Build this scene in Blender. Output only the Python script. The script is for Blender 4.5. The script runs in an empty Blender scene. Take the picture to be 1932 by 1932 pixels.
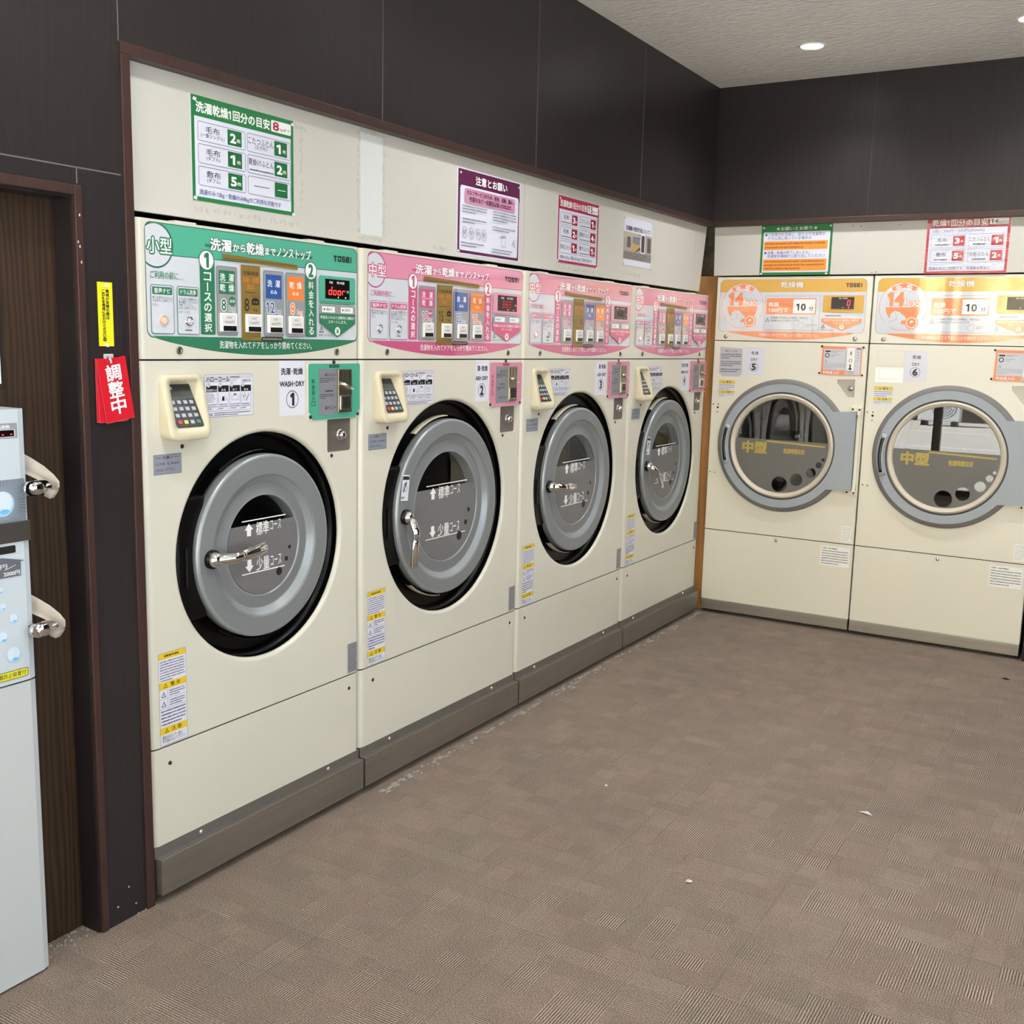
import bpy, bmesh, math, random
from mathutils import Vector, Matrix
R0 = random.Random(7)
pi = math.pi
S = bpy.context.scene
COL = S.collection

# ------------------------------------------------------------------ camera
CX, CY, CZ = 2.1456, -1.8013, 1.5
yaw, pitch, roll = .5361, -.1574, .0240
fw = Vector((-math.sin(yaw)*math.cos(pitch), math.cos(yaw)*math.cos(pitch), math.sin(pitch)))
rt = Vector((math.cos(yaw), math.sin(yaw), 0)); up = rt.cross(fw)
r2 = rt*math.cos(roll)+up*math.sin(roll); u2 = -rt*math.sin(roll)+up*math.cos(roll)
cam = bpy.data.cameras.new('camera'); co = bpy.data.objects.new('camera', cam); COL.objects.link(co)
cam.sensor_width = 36; cam.lens = 36*2016.62/1932; cam.clip_start = .05; cam.clip_end = 200
M = Matrix.Identity(4)
for i in range(3):
    M[i][0], M[i][1], M[i][2] = r2[i], u2[i], -fw[i]
M[0][3], M[1][3], M[2][3] = CX, CY, CZ
co.matrix_world = M
S.camera = co

# ------------------------------------------------------------------ world, sun, exposure
S.view_settings.view_transform = 'Standard'; S.view_settings.look = 'None'
S.view_settings.gamma = 1; S.view_settings.use_curve_mapping = False
S.view_settings.exposure = .74
w = bpy.data.worlds.new('sky'); S.world = w; w.use_nodes = True
bg = w.node_tree.nodes['Background']; bg.inputs[0].default_value = (.84, .93, 1, 1); bg.inputs[1].default_value = 2.2
sl = bpy.data.lights.new('sun', 'SUN'); sl.energy = 28.0; sl.angle = .02; sl.color = (1, .97, .92)
so = bpy.data.objects.new('sun', sl); COL.objects.link(so); so.rotation_euler = (math.radians(-14), math.radians(-40), 0); so.location = (2, 0, 8)
LAMP_W = 7.0
try:
    S.cycles.max_bounces = 10; S.cycles.diffuse_bounces = 5; S.cycles.glossy_bounces = 4; S.cycles.adaptive_threshold = .015
    S.cycles.transparent_max_bounces = 12; S.cycles.sample_clamp_indirect = 6
    S.cycles.use_denoising = True
    S.cycles.caustics_reflective = False; S.cycles.caustics_refractive = False
except Exception: pass
def portal(name, x, y, z, sx, sz, rot):
    l = bpy.data.lights.new(name, 'AREA'); l.shape = 'RECTANGLE'; l.size = sx; l.size_y = sz
    l.cycles.is_portal = True
    o = bpy.data.objects.new(name, l); COL.objects.link(o); o.location = (x, y, z); o.rotation_euler = rot
portal('window_portal', 2.15, -2.43, 1.28, 6.1, 2.46, (pi/2, 0, 0))
portal('side_window_portal', 5.38, -.4, 1.3, 3.4, 2.2, (pi/2, 0, pi/2))

# ------------------------------------------------------------------ materials
def lin(c):
    return tuple(((v/255)/12.92 if v/255 <= .04045 else ((v/255+.055)/1.055)**2.4) for v in c)
MATS = {}
def mat(name, rgb=(200, 200, 200), rough=.5, metal=0, coat=0, emit=0, bump=None, noise=None, spec=.5, cior=1.5, crough=.06):
    if name in MATS: return MATS[name]
    m = bpy.data.materials.new(name); m.use_nodes = True; nt = m.node_tree; b = nt.nodes['Principled BSDF']
    c = lin(rgb)+(1,)
    b.inputs['Base Color'].default_value = c; b.inputs['Roughness'].default_value = rough; b.inputs['Metallic'].default_value = metal
    b.inputs['Coat Weight'].default_value = coat; b.inputs['Coat Roughness'].default_value = crough; b.inputs['Coat IOR'].default_value = cior
    b.inputs['Specular IOR Level'].default_value = spec
    if emit:
        b.inputs['Emission Color'].default_value = c; b.inputs['Emission Strength'].default_value = emit
    tc = nt.nodes.new('ShaderNodeTexCoord')
    def nz(scale, detail=4, st=None):
        n = nt.nodes.new('ShaderNodeTexNoise'); n.inputs['Scale'].default_value = scale; n.inputs['Detail'].default_value = detail
        src = tc.outputs['Object']
        if st:
            mp = nt.nodes.new('ShaderNodeMapping'); mp.inputs['Scale'].default_value = st; nt.links.new(src, mp.inputs[0]); src = mp.outputs[0]
        nt.links.new(src, n.inputs[0]); return n
    if noise:   # (scale, amount, stretch)
        n = nz(noise[0], 5, noise[2] if len(noise) > 2 else None)
        mx = nt.nodes.new('ShaderNodeMix'); mx.data_type = 'RGBA'; mx.blend_type = 'MULTIPLY'; mx.inputs[0].default_value = 1
        mr = nt.nodes.new('ShaderNodeMapRange'); mr.inputs[1].default_value = .3; mr.inputs[2].default_value = .7
        mr.inputs[3].default_value = 1-noise[1]; mr.inputs[4].default_value = 1+noise[1]
        nt.links.new(n.outputs[0], mr.inputs[0]); nt.links.new(mr.outputs[0], mx.inputs[7]); mx.inputs[6].default_value = c
        nt.links.new(mx.outputs[2], b.inputs['Base Color'])
    if bump:    # (scale, strength)
        n = nz(bump[0], 6, bump[2] if len(bump) > 2 else None); bp = nt.nodes.new('ShaderNodeBump'); bp.inputs['Strength'].default_value = bump[1]; bp.inputs['Distance'].default_value = .01
        nt.links.new(n.outputs[0], bp.inputs['Height']); nt.links.new(bp.outputs[0], b.inputs['Normal'])
    MATS[name] = m; return m
def ink(rgb, rough=.45):
    return mat('ink_%02x%02x%02x' % tuple(rgb), rgb, rough)
def film(rgb):   # print under a glossy clear film
    return mat('film_%02x%02x%02x' % tuple(rgb), rgb, .5, coat=1, cior=1.78, crough=.03)
def glass(name, tint=(1, 1, 1), ior=1.5, bump=0, rough=.0):
    if name in MATS: return MATS[name]
    m = bpy.data.materials.new(name); m.use_nodes = True; nt = m.node_tree; nt.nodes.remove(nt.nodes['Principled BSDF'])
    out = nt.nodes['Material Output']; tr = nt.nodes.new('ShaderNodeBsdfTransparent'); tr.inputs[0].default_value = tint+(1,)
    gl = nt.nodes.new('ShaderNodeBsdfGlossy'); gl.inputs['Roughness'].default_value = rough
    lw = nt.nodes.new('ShaderNodeLayerWeight'); lw.inputs[0].default_value = .5; pw = nt.nodes.new('ShaderNodeMath'); pw.operation = 'POWER'; pw.inputs[1].default_value = 5
    f0 = 1.6*((ior-1)/(ior+1))**2; fr = nt.nodes.new('ShaderNodeMath'); fr.operation = 'MULTIPLY_ADD'; fr.inputs[1].default_value = 1-f0; fr.inputs[2].default_value = f0   # both faces of a thin pane
    nt.links.new(lw.outputs['Facing'], pw.inputs[0]); nt.links.new(pw.outputs[0], fr.inputs[0]); mx = nt.nodes.new('ShaderNodeMixShader')
    nt.links.new(fr.outputs[0], mx.inputs[0]); nt.links.new(tr.outputs[0], mx.inputs[1]); nt.links.new(gl.outputs[0], mx.inputs[2]); nt.links.new(mx.outputs[0], out.inputs[0])
    if bump:
        tc = nt.nodes.new('ShaderNodeTexCoord'); mp = nt.nodes.new('ShaderNodeMapping'); mp.inputs['Scale'].default_value = (1, 1, 3)
        n = nt.nodes.new('ShaderNodeTexNoise'); n.inputs['Scale'].default_value = 22; n.inputs['Detail'].default_value = 3
        bp = nt.nodes.new('ShaderNodeBump'); bp.inputs['Strength'].default_value = bump; bp.inputs['Distance'].default_value = .009
        nt.links.new(tc.outputs['Object'], mp.inputs[0]); nt.links.new(mp.outputs[0], n.inputs[0]); nt.links.new(n.outputs[0], bp.inputs['Height'])
        nt.links.new(bp.outputs[0], gl.inputs['Normal'])
    MATS[name] = m; return m

CREAM = mat('cream_enamel', (208, 206, 195), .32, coat=.25, noise=(3.0, .015))
CREAM2 = mat('cream_enamel_dryer', (224, 222, 210), .34, coat=.2, noise=(3.0, .015))
CREAMP = mat('cream_plastic', (204, 196, 172), .4)
STEEL = mat('brushed_steel', (140, 134, 128), .34, .65, noise=(30, .12, (.05, 1, 1)))
STEEL_L = mat('light_steel', (196, 194, 192), .35, 1, noise=(30, .12, (.05, 1, 1)))
STEEL_D = mat('dull_steel', (132, 127, 124), .42, .6)
CHROME = mat('chrome', (225, 225, 225), .06, 1)
BLACK = mat('black_gloss', (7, 7, 7), .32, spec=.25)
BLACKM = mat('black_matt', (14, 14, 14), .6)
GAP = mat('shadow_gap', (18, 16, 14), .8)
DGREY = mat('door_grey', (126, 130, 134), .42, .12, coat=.1)
DGREY_L = mat('door_grey_light', (150, 157, 163), .32, .35)
DRY_OUT = mat('dryer_ring_grey', (120, 119, 121), .5)
DRY_IN = mat('dryer_door_bluegrey', (158, 167, 178), .5, .1)
DRY_DK = mat('dryer_gasket', (78, 80, 86), .5)
DRY_RIM = mat('dryer_rim_cream', (205, 198, 184), .35)
FILM_W = mat('grey_window_film', (110, 110, 112), .4)
FILM_D = mat('grey_window_film_dryer', (106, 105, 103), .5)
GLASS = glass('clear_glass', (.95, .97, .97), 1.62)
GLASS_F = glass('facade_glass', (.97, .98, .98), 1.3)
SLEEVE = glass('wrinkled_clear_sleeve', (1, 1, 1), 1.6, .6, .05)
WOODP = mat('pine_stud', (186, 136, 84), .6, noise=(6, .25, (4, 4, .4)))
LAMIN = mat('dark_laminate', (41, 36, 38), .36, noise=(14, .16, (8, 8, .35)), spec=.4)
TRIMM = mat('red_brown_trim', (60, 40, 36), .4, noise=(20, .12, (5, 5, .5)))
WHITEP = mat('offwhite_panel', (196, 195, 190), .55, noise=(2, .012))
WALLROUGH = mat('bare_plaster', (120, 112, 98), .9, noise=(25, .35), bump=(30, .5))
SHELL = mat('shell_wall', (190, 186, 178), .8)

def wood_door():
    m = bpy.data.materials.new('walnut_veneer'); m.use_nodes = True; nt = m.node_tree; b = nt.nodes['Principled BSDF']
    tc = nt.nodes.new('ShaderNodeTexCoord')
    mp = nt.nodes.new('ShaderNodeMapping'); mp.inputs['Scale'].default_value = (9, 9, .7); nt.links.new(tc.outputs['Object'], mp.inputs[0])
    wv = nt.nodes.new('ShaderNodeTexWave'); wv.bands_direction = 'Y'; wv.inputs['Scale'].default_value = 2.2; wv.inputs['Distortion'].default_value = 9; wv.inputs['Detail'].default_value = 4; wv.inputs['Detail Scale'].default_value = 1.2
    nt.links.new(mp.outputs[0], wv.inputs[0])
    mp2 = nt.nodes.new('ShaderNodeMapping'); mp2.inputs['Scale'].default_value = (1, 3, 90); nt.links.new(tc.outputs['Object'], mp2.inputs[0])
    n2 = nt.nodes.new('ShaderNodeTexNoise'); n2.inputs['Scale'].default_value = 2.5; nt.links.new(mp2.outputs[0], n2.inputs[0])
    ad = nt.nodes.new('ShaderNodeMath'); ad.operation = 'MULTIPLY_ADD'; ad.inputs[1].default_value = .35; nt.links.new(n2.outputs[0], ad.inputs[0]); nt.links.new(wv.outputs[0], ad.inputs[2])
    cr = nt.nodes.new('ShaderNodeValToRGB'); cr.color_ramp.elements[0].position = .15; cr.color_ramp.elements[0].color = lin((36, 23, 12))+(1,)
    cr.color_ramp.elements[1].position = 1.0; cr.color_ramp.elements[1].color = lin((60, 40, 21))+(1,)
    nt.links.new(ad.outputs[0], cr.inputs[0]); nt.links.new(cr.outputs[0], b.inputs['Base Color']); b.inputs['Roughness'].default_value = .5
    return m
def carpet():
    m = bpy.data.materials.new('ribbed_carpet_tiles'); m.use_nodes = True; nt = m.node_tree; b = nt.nodes['Principled BSDF']; L = nt.links
    geo = nt.nodes.new('ShaderNodeNewGeometry'); sp = nt.nodes.new('ShaderNodeSeparateXYZ'); L.new(geo.outputs['Position'], sp.inputs[0])
    def mth(op, a, b_=None, c=None):
        n = nt.nodes.new('ShaderNodeMath'); n.operation = op
        for i, v in enumerate((a, b_, c)):
            if v is None: continue
            if isinstance(v, (int, float)): n.inputs[i].default_value = v
            else: L.new(v, n.inputs[i])
        return n.outputs[0]
    X, Y = sp.outputs[0], sp.outputs[1]
    def cell(sx, sy, ox, seed):
        cx = mth('FLOOR', mth('MULTIPLY_ADD', X, 1/sx, ox)); cy = mth('FLOOR', mth('MULTIPLY_ADD', Y, 1/sy, ox*1.7))
        cb = nt.nodes.new('ShaderNodeCombineXYZ'); L.new(cx, cb.inputs[0]); L.new(cy, cb.inputs[1]); cb.inputs[2].default_value = seed
        wn = nt.nodes.new('ShaderNodeTexWhiteNoise'); L.new(cb.outputs[0], wn.inputs[0]); return wn.outputs[0]
    wob = nt.nodes.new('ShaderNodeTexNoise'); wob.inputs['Scale'].default_value = 60; L.new(geo.outputs['Position'], wob.inputs[0]); wv = mth('MULTIPLY', mth('SUBTRACT', wob.outputs[0], .5), 2.2)
    d = mth('GREATER_THAN', cell(.125, .125, .3, 1.), .42)
    a1 = cell(.0625, .0625, .6, 5.); a2 = cell(.0625, .125, .6, 9.); br = cell(.125, .0625, .1, 13.)
    sx = mth('SINE', mth('MULTIPLY_ADD', X, 2*pi/.0068, wv)); sy = mth('SINE', mth('MULTIPLY_ADD', Y, 2*pi/.0068, wv))
    st = mth('ADD', mth('MULTIPLY', sx, d), mth('MULTIPLY', sy, mth('SUBTRACT', 1., d)))
    amp = mth('MULTIPLY', mth('POWER', a1, .9), mth('MULTIPLY_ADD', a2, .7, .3))
    st = mth('MULTIPLY', st, amp)
    nz = nt.nodes.new('ShaderNodeTexNoise'); nz.inputs['Scale'].default_value = 330; nz.inputs['Detail'].default_value = 3; L.new(geo.outputs['Position'], nz.inputs[0])
    nl = nt.nodes.new('ShaderNodeTexNoise'); nl.inputs['Scale'].default_value = 1.4; nl.inputs['Detail'].default_value = 4; L.new(geo.outputs['Position'], nl.inputs[0])
    v = mth('MULTIPLY_ADD', st, .58, .5)
    v = mth('MULTIPLY_ADD', mth('SUBTRACT', nz.outputs[0], .5), 1.75, v)
    v = mth('MULTIPLY_ADD', mth('SUBTRACT', br, .5), .07, v)
    v = mth('MULTIPLY_ADD', mth('SUBTRACT', nl.outputs[0], .5), .22, v)
    # tile joints every half metre
    jx = mth('LESS_THAN', mth('PINGPONG', mth('ADD', X, .11), .25), .0012); jy = mth('LESS_THAN', mth('PINGPONG', mth('ADD', Y, .07), .25), .0012)
    v = mth('SUBTRACT', v, mth('MULTIPLY', mth('MAXIMUM', jx, jy), .12))
    cr = nt.nodes.new('ShaderNodeValToRGB'); e = cr.color_ramp.elements
    e[0].position = 0; e[0].color = lin((50, 42, 37))+(1,); e[1].position = 1; e[1].color = lin((182, 161, 143))+(1,)
    k = e.new(.5); k.color = lin((113, 99, 87))+(1,)
    L.new(v, cr.inputs[0])
    hn = nt.nodes.new('ShaderNodeTexNoise'); hn.inputs['Scale'].default_value = 5; hn.inputs['Detail'].default_value = 3; L.new(geo.outputs['Position'], hn.inputs[0])
    hr = nt.nodes.new('ShaderNodeValToRGB'); hr.color_ramp.elements[0].position = .35; hr.color_ramp.elements[0].color = (.97, 1, .98, 1); hr.color_ramp.elements[1].position = .68; hr.color_ramp.elements[1].color = (1.035, .98, .98, 1); L.new(hn.outputs[0], hr.inputs[0])
    hm = nt.nodes.new('ShaderNodeMix'); hm.data_type = 'RGBA'; hm.blend_type = 'MULTIPLY'; hm.inputs[0].default_value = 1; L.new(cr.outputs[0], hm.inputs[6]); L.new(hr.outputs[0], hm.inputs[7]); L.new(hm.outputs[2], b.inputs['Base Color']); b.inputs['Roughness'].default_value = .93; b.inputs['Specular IOR Level'].default_value = .25
    b.inputs['Sheen Weight'].default_value = .15
    bp = nt.nodes.new('ShaderNodeBump'); bp.inputs['Strength'].default_value = .45; bp.inputs['Distance'].default_value = .004; L.new(v, bp.inputs['Height']); L.new(bp.outputs[0], b.inputs['Normal'])
    return m
CEIL = mat('ceiling_wallpaper', (232, 231, 227), .85, bump=(26, 1.0, (1, 2.2, 1)), noise=(26, .05, (1, 2.2, 1)))

# ------------------------------------------------------------------ mesh building
TCACHE = {}
def text_mesh(s):
    k = s
    if k not in TCACHE:
        c = bpy.data.curves.new('t', 'FONT'); c.body = s; c.size = 1; c.resolution_u = 2; c.align_x = 'LEFT'
        c.space_line = .95 if '\n' in s else 1
        o = bpy.data.objects.new('t', c); m = o.to_mesh()
        vs = [(v.co.x, v.co.y) for v in m.vertices]; fs = [tuple(p.vertices) for p in m.polygons]
        if '1' in s:      # the built-in figure one is a bare bar: give it its flag
            isl = {}
            for f in fs: isl.setdefault(min(f), set()).update(f)
            par = list(range(len(vs)))
            def root(a):
                while par[a] != a: a = par[a]
                return a
            for f in fs:
                for a in f[1:]: par[root(a)] = root(f[0])
            groups = {}
            for a in range(len(vs)): groups.setdefault(root(a), []).append(a)
            for g in groups.values():
                gx = [vs[a][0] for a in g]; gy = [vs[a][1] for a in g]
                if len(g) == 4 and .06 < max(gx)-min(gx) < .13 and .6 < max(gy)-min(gy) < .75:
                    xa, yb = min(gx), max(gy); n_ = len(vs)
                    vs += [(xa, yb), (xa-.15, yb-.10), (xa-.15, yb-.20), (xa+.002, yb-.11)]; fs.append((n_, n_+1, n_+2, n_+3))
        o.to_mesh_clear(); bpy.data.objects.remove(o); bpy.data.curves.remove(c)
        x0 = min(v[0] for v in vs); x1 = max(v[0] for v in vs); y0 = min(v[1] for v in vs); y1 = max(v[1] for v in vs)
        TCACHE[k] = ([(x-x0, y-y0) for x, y in vs], fs, x1-x0, y1-y0)
    return TCACHE[k]

class MB:
    def __init__(s): s.bm = bmesh.new(); s.ms = []; s.d = -.0004; s.eps = .000012
    def mi(s, m):
        if m not in s.ms: s.ms.append(m)
        return s.ms.index(m)
    def merge(s, bm, m):
        i = s.mi(m); vm = {}
        for v in bm.verts: vm[v] = s.bm.verts.new(v.co)
        for f in bm.faces:
            try:
                nf = s.bm.faces.new([vm[v] for v in f.verts]); nf.material_index = i; nf.smooth = f.smooth
            except ValueError: pass
        bm.free()
    def box(s, x0, x1, y0, y1, z0, z1, m, bev=0, seg=2):
        bm = bmesh.new(); bmesh.ops.create_cube(bm, size=1)
        for v in bm.verts: v.co = Vector((x0+(v.co.x+.5)*(x1-x0), y0+(v.co.y+.5)*(y1-y0), z0+(v.co.z+.5)*(z1-z0)))
        if bev: bmesh.ops.bevel(bm, geom=bm.edges[:], offset=bev, segments=seg, profile=.5, affect='EDGES')
        s.merge(bm, m); return s
    def prism(s, pts, y0, y1, m, smooth=False):     # pts (x,z) counter-clockwise seen from the front, front at y0
        bm = bmesh.new(); a = [bm.verts.new((x, y0, z)) for x, z in pts]; b = [bm.verts.new((x, y1, z)) for x, z in pts]; n = len(pts)
        bm.faces.new(a); bm.faces.new(b[::-1])
        for i in range(n):
            f = bm.faces.new((a[i], b[i], b[(i+1) % n], a[(i+1) % n])); f.smooth = smooth
        s.merge(bm, m); return s
    def zprism(s, pts, z0, z1, m, caps=True):       # pts (x,y) counter-clockwise seen from above
        bm = bmesh.new(); a = [bm.verts.new((x, y, z0)) for x, y in pts]; b = [bm.verts.new((x, y, z1)) for x, y in pts]; n = len(pts)
        if caps: bm.faces.new(a[::-1]); bm.faces.new(b)
        for i in range(n): bm.faces.new((a[i], a[(i+1) % n], b[(i+1) % n], b[i]))
        s.merge(bm, m); return s
    def lathe(s, cx, cz, prof, m, seg=72, a0=0, a1=2*pi, cap=False):   # prof list of (r, y); axis along y
        bm = bmesh.new(); full = abs(a1-a0-2*pi) < 1e-6; n = seg if full else seg+1; rings = []
        for r, y in prof:
            rings.append([bm.verts.new((cx+r*math.cos(a0+(a1-a0)*k/seg), y, cz+r*math.sin(a0+(a1-a0)*k/seg))) for k in range(n)])
        for A, B in zip(rings, rings[1:]):
            for k in range(seg):
                k2 = (k+1) % n
                f = bm.faces.new((A[k], A[k2], B[k2], B[k])); f.smooth = True
        if cap and full: bm.faces.new(rings[-1])
        bmesh.ops.recalc_face_normals(bm, faces=bm.faces[:])
        s.merge(bm, m); return s
    def tube(s, path, r, m, seg=10, flat=1.0):
        bm = bmesh.new(); rings = []; P = [Vector(p) for p in path]
        for i, p in enumerate(P):
            t = (P[min(i+1, len(P)-1)]-P[max(i-1, 0)]).normalized()
            ref = Vector((0, 1, 0)) if abs(t.y) < .9 else Vector((0, 0, 1))
            n1 = t.cross(ref).normalized(); n2 = t.cross(n1).normalized(); rr = r[i] if isinstance(r, (list, tuple)) else r
            rings.append([bm.verts.new(p+n1*rr*math.cos(2*pi*k/seg)+n2*rr*flat*math.sin(2*pi*k/seg)) for k in range(seg)])
        for A, B in zip(rings, rings[1:]):
            for k in range(seg):
                f = bm.faces.new((A[k], A[(k+1) % seg], B[(k+1) % seg], B[k])); f.smooth = True
        bm.faces.new(rings[0]); bm.faces.new(rings[-1])
        bmesh.ops.recalc_face_normals(bm, faces=bm.faces[:]); s.merge(bm, m); return s
    # ---- flat print on the front (x right, z up), each call a hair nearer the viewer
    def nxt(s): s.d -= s.eps; return s.d
    def poly(s, pts, m, same=False):
        d = s.d if same else s.nxt()
        f = s.bm.faces.new([s.bm.verts.new((x, d, z)) for x, z in pts]); f.material_index = s.mi(m)
        f.normal_update()
        if f.normal.y > 0: f.normal_flip()
        return s
    def rect(s, x0, z0, x1, z1, m, same=False): return s.poly([(x0, z0), (x1, z0), (x1, z1), (x0, z1)], m, same)
    def rrect(s, x0, z0, x1, z1, r, m): return s.poly(rr(x0, z0, x1, z1, r), m)
    def frame(s, x0, z0, x1, z1, t, m, r=0):
        if r:
            a = rr(x0, z0, x1, z1, r); b = rr(x0+t, z0+t, x1-t, z1-t, max(r-t, .0005))
        else:
            a = [(x0, z0), (x1, z0), (x1, z1), (x0, z1)]; b = [(x0+t, z0+t), (x1-t, z0+t), (x1-t, z1-t), (x0+t, z1-t)]
        return s.loop(a, b, m)
    def loop(s, a, b, m):
        d = s.nxt(); i = s.mi(m); A = [s.bm.verts.new((x, d, z)) for x, z in a]; B = [s.bm.verts.new((x, d, z)) for x, z in b]; n = len(A)
        for k in range(n):
            f = s.bm.faces.new((A[k], A[(k+1) % n], B[(k+1) % n], B[k])); f.material_index = i
        return s
    def disc(s, x, z, r, m, n=32, rz=None): return s.poly(circ(x, z, r, n, rz), m)
    def ring(s, x, z, r, t, m, n=36): return s.loop(circ(x, z, r, n), circ(x, z, r-t, n), m)
    def line(s, x0, z0, x1, z1, t, m):
        d = Vector((x1-x0, z1-z0)); d = d.normalized() if d.length else Vector((1, 0)); nx, nz = -d.y*t/2, d.x*t/2
        return s.poly([(x0-nx, z0-nz), (x1-nx, z1-nz), (x1+nx, z1+nz), (x0+nx, z0+nz)], m)
    def text(s, t, x0, z0, x1, z1, m, bold=0., keep=False, out=None, ow=.05, al='c'):
        """text filling the box; keep = keep the letters' own proportions; out = outline ink"""
        if out is not None:
            s.text(t, x0, z0, x1, z1, out, bold+ow, keep, al=al); s.nxt()
        vs, fs, W, H = text_mesh(t)
        # text of thin shape (a dash) keeps its height from the font
        sx, sz = (x1-x0)/W, (z1-z0)/max(H, .3)
        if keep: sx = sz = min(sx, sz)
        cx, cz = (x0+x1)/2, (z0+z1)/2
        if keep and al == 'l': cx = x0+W*sx/2
        i = s.mi(m); k = bold*min(sx, sz)*1.15
        # bolder letters: the same shapes laid again a hair to each side
        n = 1 if bold < .003 else 4 if bold < .035 else 8
        for q in range(n):
            ox, oz = (0, 0) if n == 1 else (k*math.cos(2*pi*(q+.5)/n), k*math.sin(2*pi*(q+.5)/n)); d = s.nxt()
            vv = [s.bm.verts.new((cx+ox+(x-W/2)*sx, d, cz+oz+(y-H/2)*sz)) for x, y in vs]
            for f in fs:
                try: nf = s.bm.faces.new([vv[j] for j in f]); nf.material_index = i
                except ValueError: pass
        return s
    def marks(s, x0, z0, x1, z1, n, m, fill=.55, seed=1, ragged=True):
        """n lines of print too small to read: rows of little strokes"""
        r = random.Random(seed); lh = (z1-z0)/n; d = s.nxt(); i = s.mi(m)
        for k in range(n):
            zt = z1-lh*k-lh*(1-fill)/2; zb = zt-lh*fill; x = x0; xe = x1 if not ragged or k < n-1 else x0+(x1-x0)*r.uniform(.35, .9)
            while x < xe-lh*.2:
                wd = min(r.uniform(.35, .8)*lh*fill, xe-x); zz = zb+r.uniform(0, .2)*lh*fill; zu = zt-r.uniform(0, .2)*lh*fill
                f = s.bm.faces.new([s.bm.verts.new((a, d, b)) for a, b in ((x, zz), (x+wd, zz), (x+wd, zu), (x, zu))]); f.material_index = i
                x += wd+lh*fill*r.uniform(.12, .35)
        return s
    def build(s, name, parent=None, smooth_angle=None, **props):
        me = bpy.data.meshes.new(name); s.bm.normal_update(); s.bm.to_mesh(me); s.bm.free()
        for m in s.ms: me.materials.append(m)
        o = bpy.data.objects.new(name, me); COL.objects.link(o)
        if parent: o.parent = parent
        for k, v in props.items(): o[k] = v
        return o
def circ(x, z, r, n=32, rz=None, a0=0): return [(x+r*math.cos(a0+2*pi*k/n), z+(rz or r)*math.sin(a0+2*pi*k/n)) for k in range(n)]
def rr(x0, z0, x1, z1, r, n=5):
    p = []
    for cx, cz, a in ((x1-r, z0+r, -pi/2), (x1-r, z1-r, 0), (x0+r, z1-r, pi/2), (x0+r, z0+r, pi)):
        for k in range(n+1): p.append((cx+r*math.cos(a+k*pi/2/n), cz+r*math.sin(a+k*pi/2/n)))
    return p
def empty(name, label, cat, loc, rz=0, group=None):
    o = bpy.data.objects.new(name, None); COL.objects.link(o); o.location = loc; o.rotation_euler = (0, 0, rz); o.empty_display_size = .1
    o['label'] = label; o['category'] = cat
    if group: o['group'] = group
    return o
def tag(o, label, cat, group=None):
    o['label'] = label; o['category'] = cat
    if group: o['group'] = group
    return o
def struct(mb, name): return mb.build(name, kind='structure')
def plate_with_holes(mb, outer, holes, d, m):
    """flat front panel at depth d with openings"""
    bm = bmesh.new(); ed = []
    for lp in [outer]+holes:
        vs = [bm.verts.new((x, d, z)) for x, z in lp]
        for k in range(len(vs)): ed.append(bm.edges.new((vs[k], vs[(k+1) % len(vs)])))
    bmesh.ops.triangle_fill(bm, use_beauty=True, use_dissolve=False, edges=ed)
    for f in bm.faces:
        f.normal_update()
        if f.normal.y > 0: f.normal_flip()
    mb.merge(bm, m)
def wall_of(mb, loop, d0, d1, m, smooth=True, loop2=None):
    """inner walls of an opening from depth d0 to d1"""
    bm = bmesh.new(); l2 = loop2 or loop; n = len(loop)
    a = [bm.verts.new((x, d0, z)) for x, z in loop]; b = [bm.verts.new((x, d1, z)) for x, z in l2]
    for k in range(n):
        f = bm.faces.new((a[k], a[(k+1) % n], b[(k+1) % n], b[k])); f.smooth = smooth
    mb.merge(bm, m)
# ------------------------------------------------------------------ setting
XR, YF, ZC, YB = 5.4, -2.45, 2.8605, 3.8685
mb = MB(); mb.box(-1.1, XR+.1, YF-.1, 4.9, -.05, 0, carpet()); struct(mb, 'floor')
mb = MB(); mb.box(-1.1, XR+.1, YF-.4, 4.9, ZC, ZC+.15, CEIL); struct(mb, 'ceiling')
# left wall: dark laminate above and beside the row of washers, with the door opening
mb = MB(); LX = -.1
mb.box(LX, 0, -.0295, YB, 2.150, ZC, LAMIN)            # above the recess
J = mat('panel_joint', (104, 96, 94), .5); t = .0016
for y in (.964, 1.927, 2.91): mb.box(-.001, .0006, y-t, y+t, 2.17, ZC, J)
struct(mb, 'wall_left'); mb = MB()
mb.box(LX, 0, -1.35, -.0295, 1.829, ZC, LAMIN)         # above the door
mb.box(LX, 0, -.1500, -.0295, 0, 1.829, LAMIN)         # strip between door and washers
mb.box(LX, 0, -1.35, -1.05, 0, 1.829, LAMIN)
mb.box(-1.0, LX, -.14, -.0335, 0, ZC, LAMIN)           # end of the recess behind the washers
for y, z0, z1 in ((-.0305, 2.17, ZC), (-.158, 1.833, 1.868)):
    mb.box(-.001, .0006, y-t, y+t, z0, z1, J)
mb.box(-.001, .0006, -1.35, -.036, 1.8665, 1.8697, J)
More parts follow.
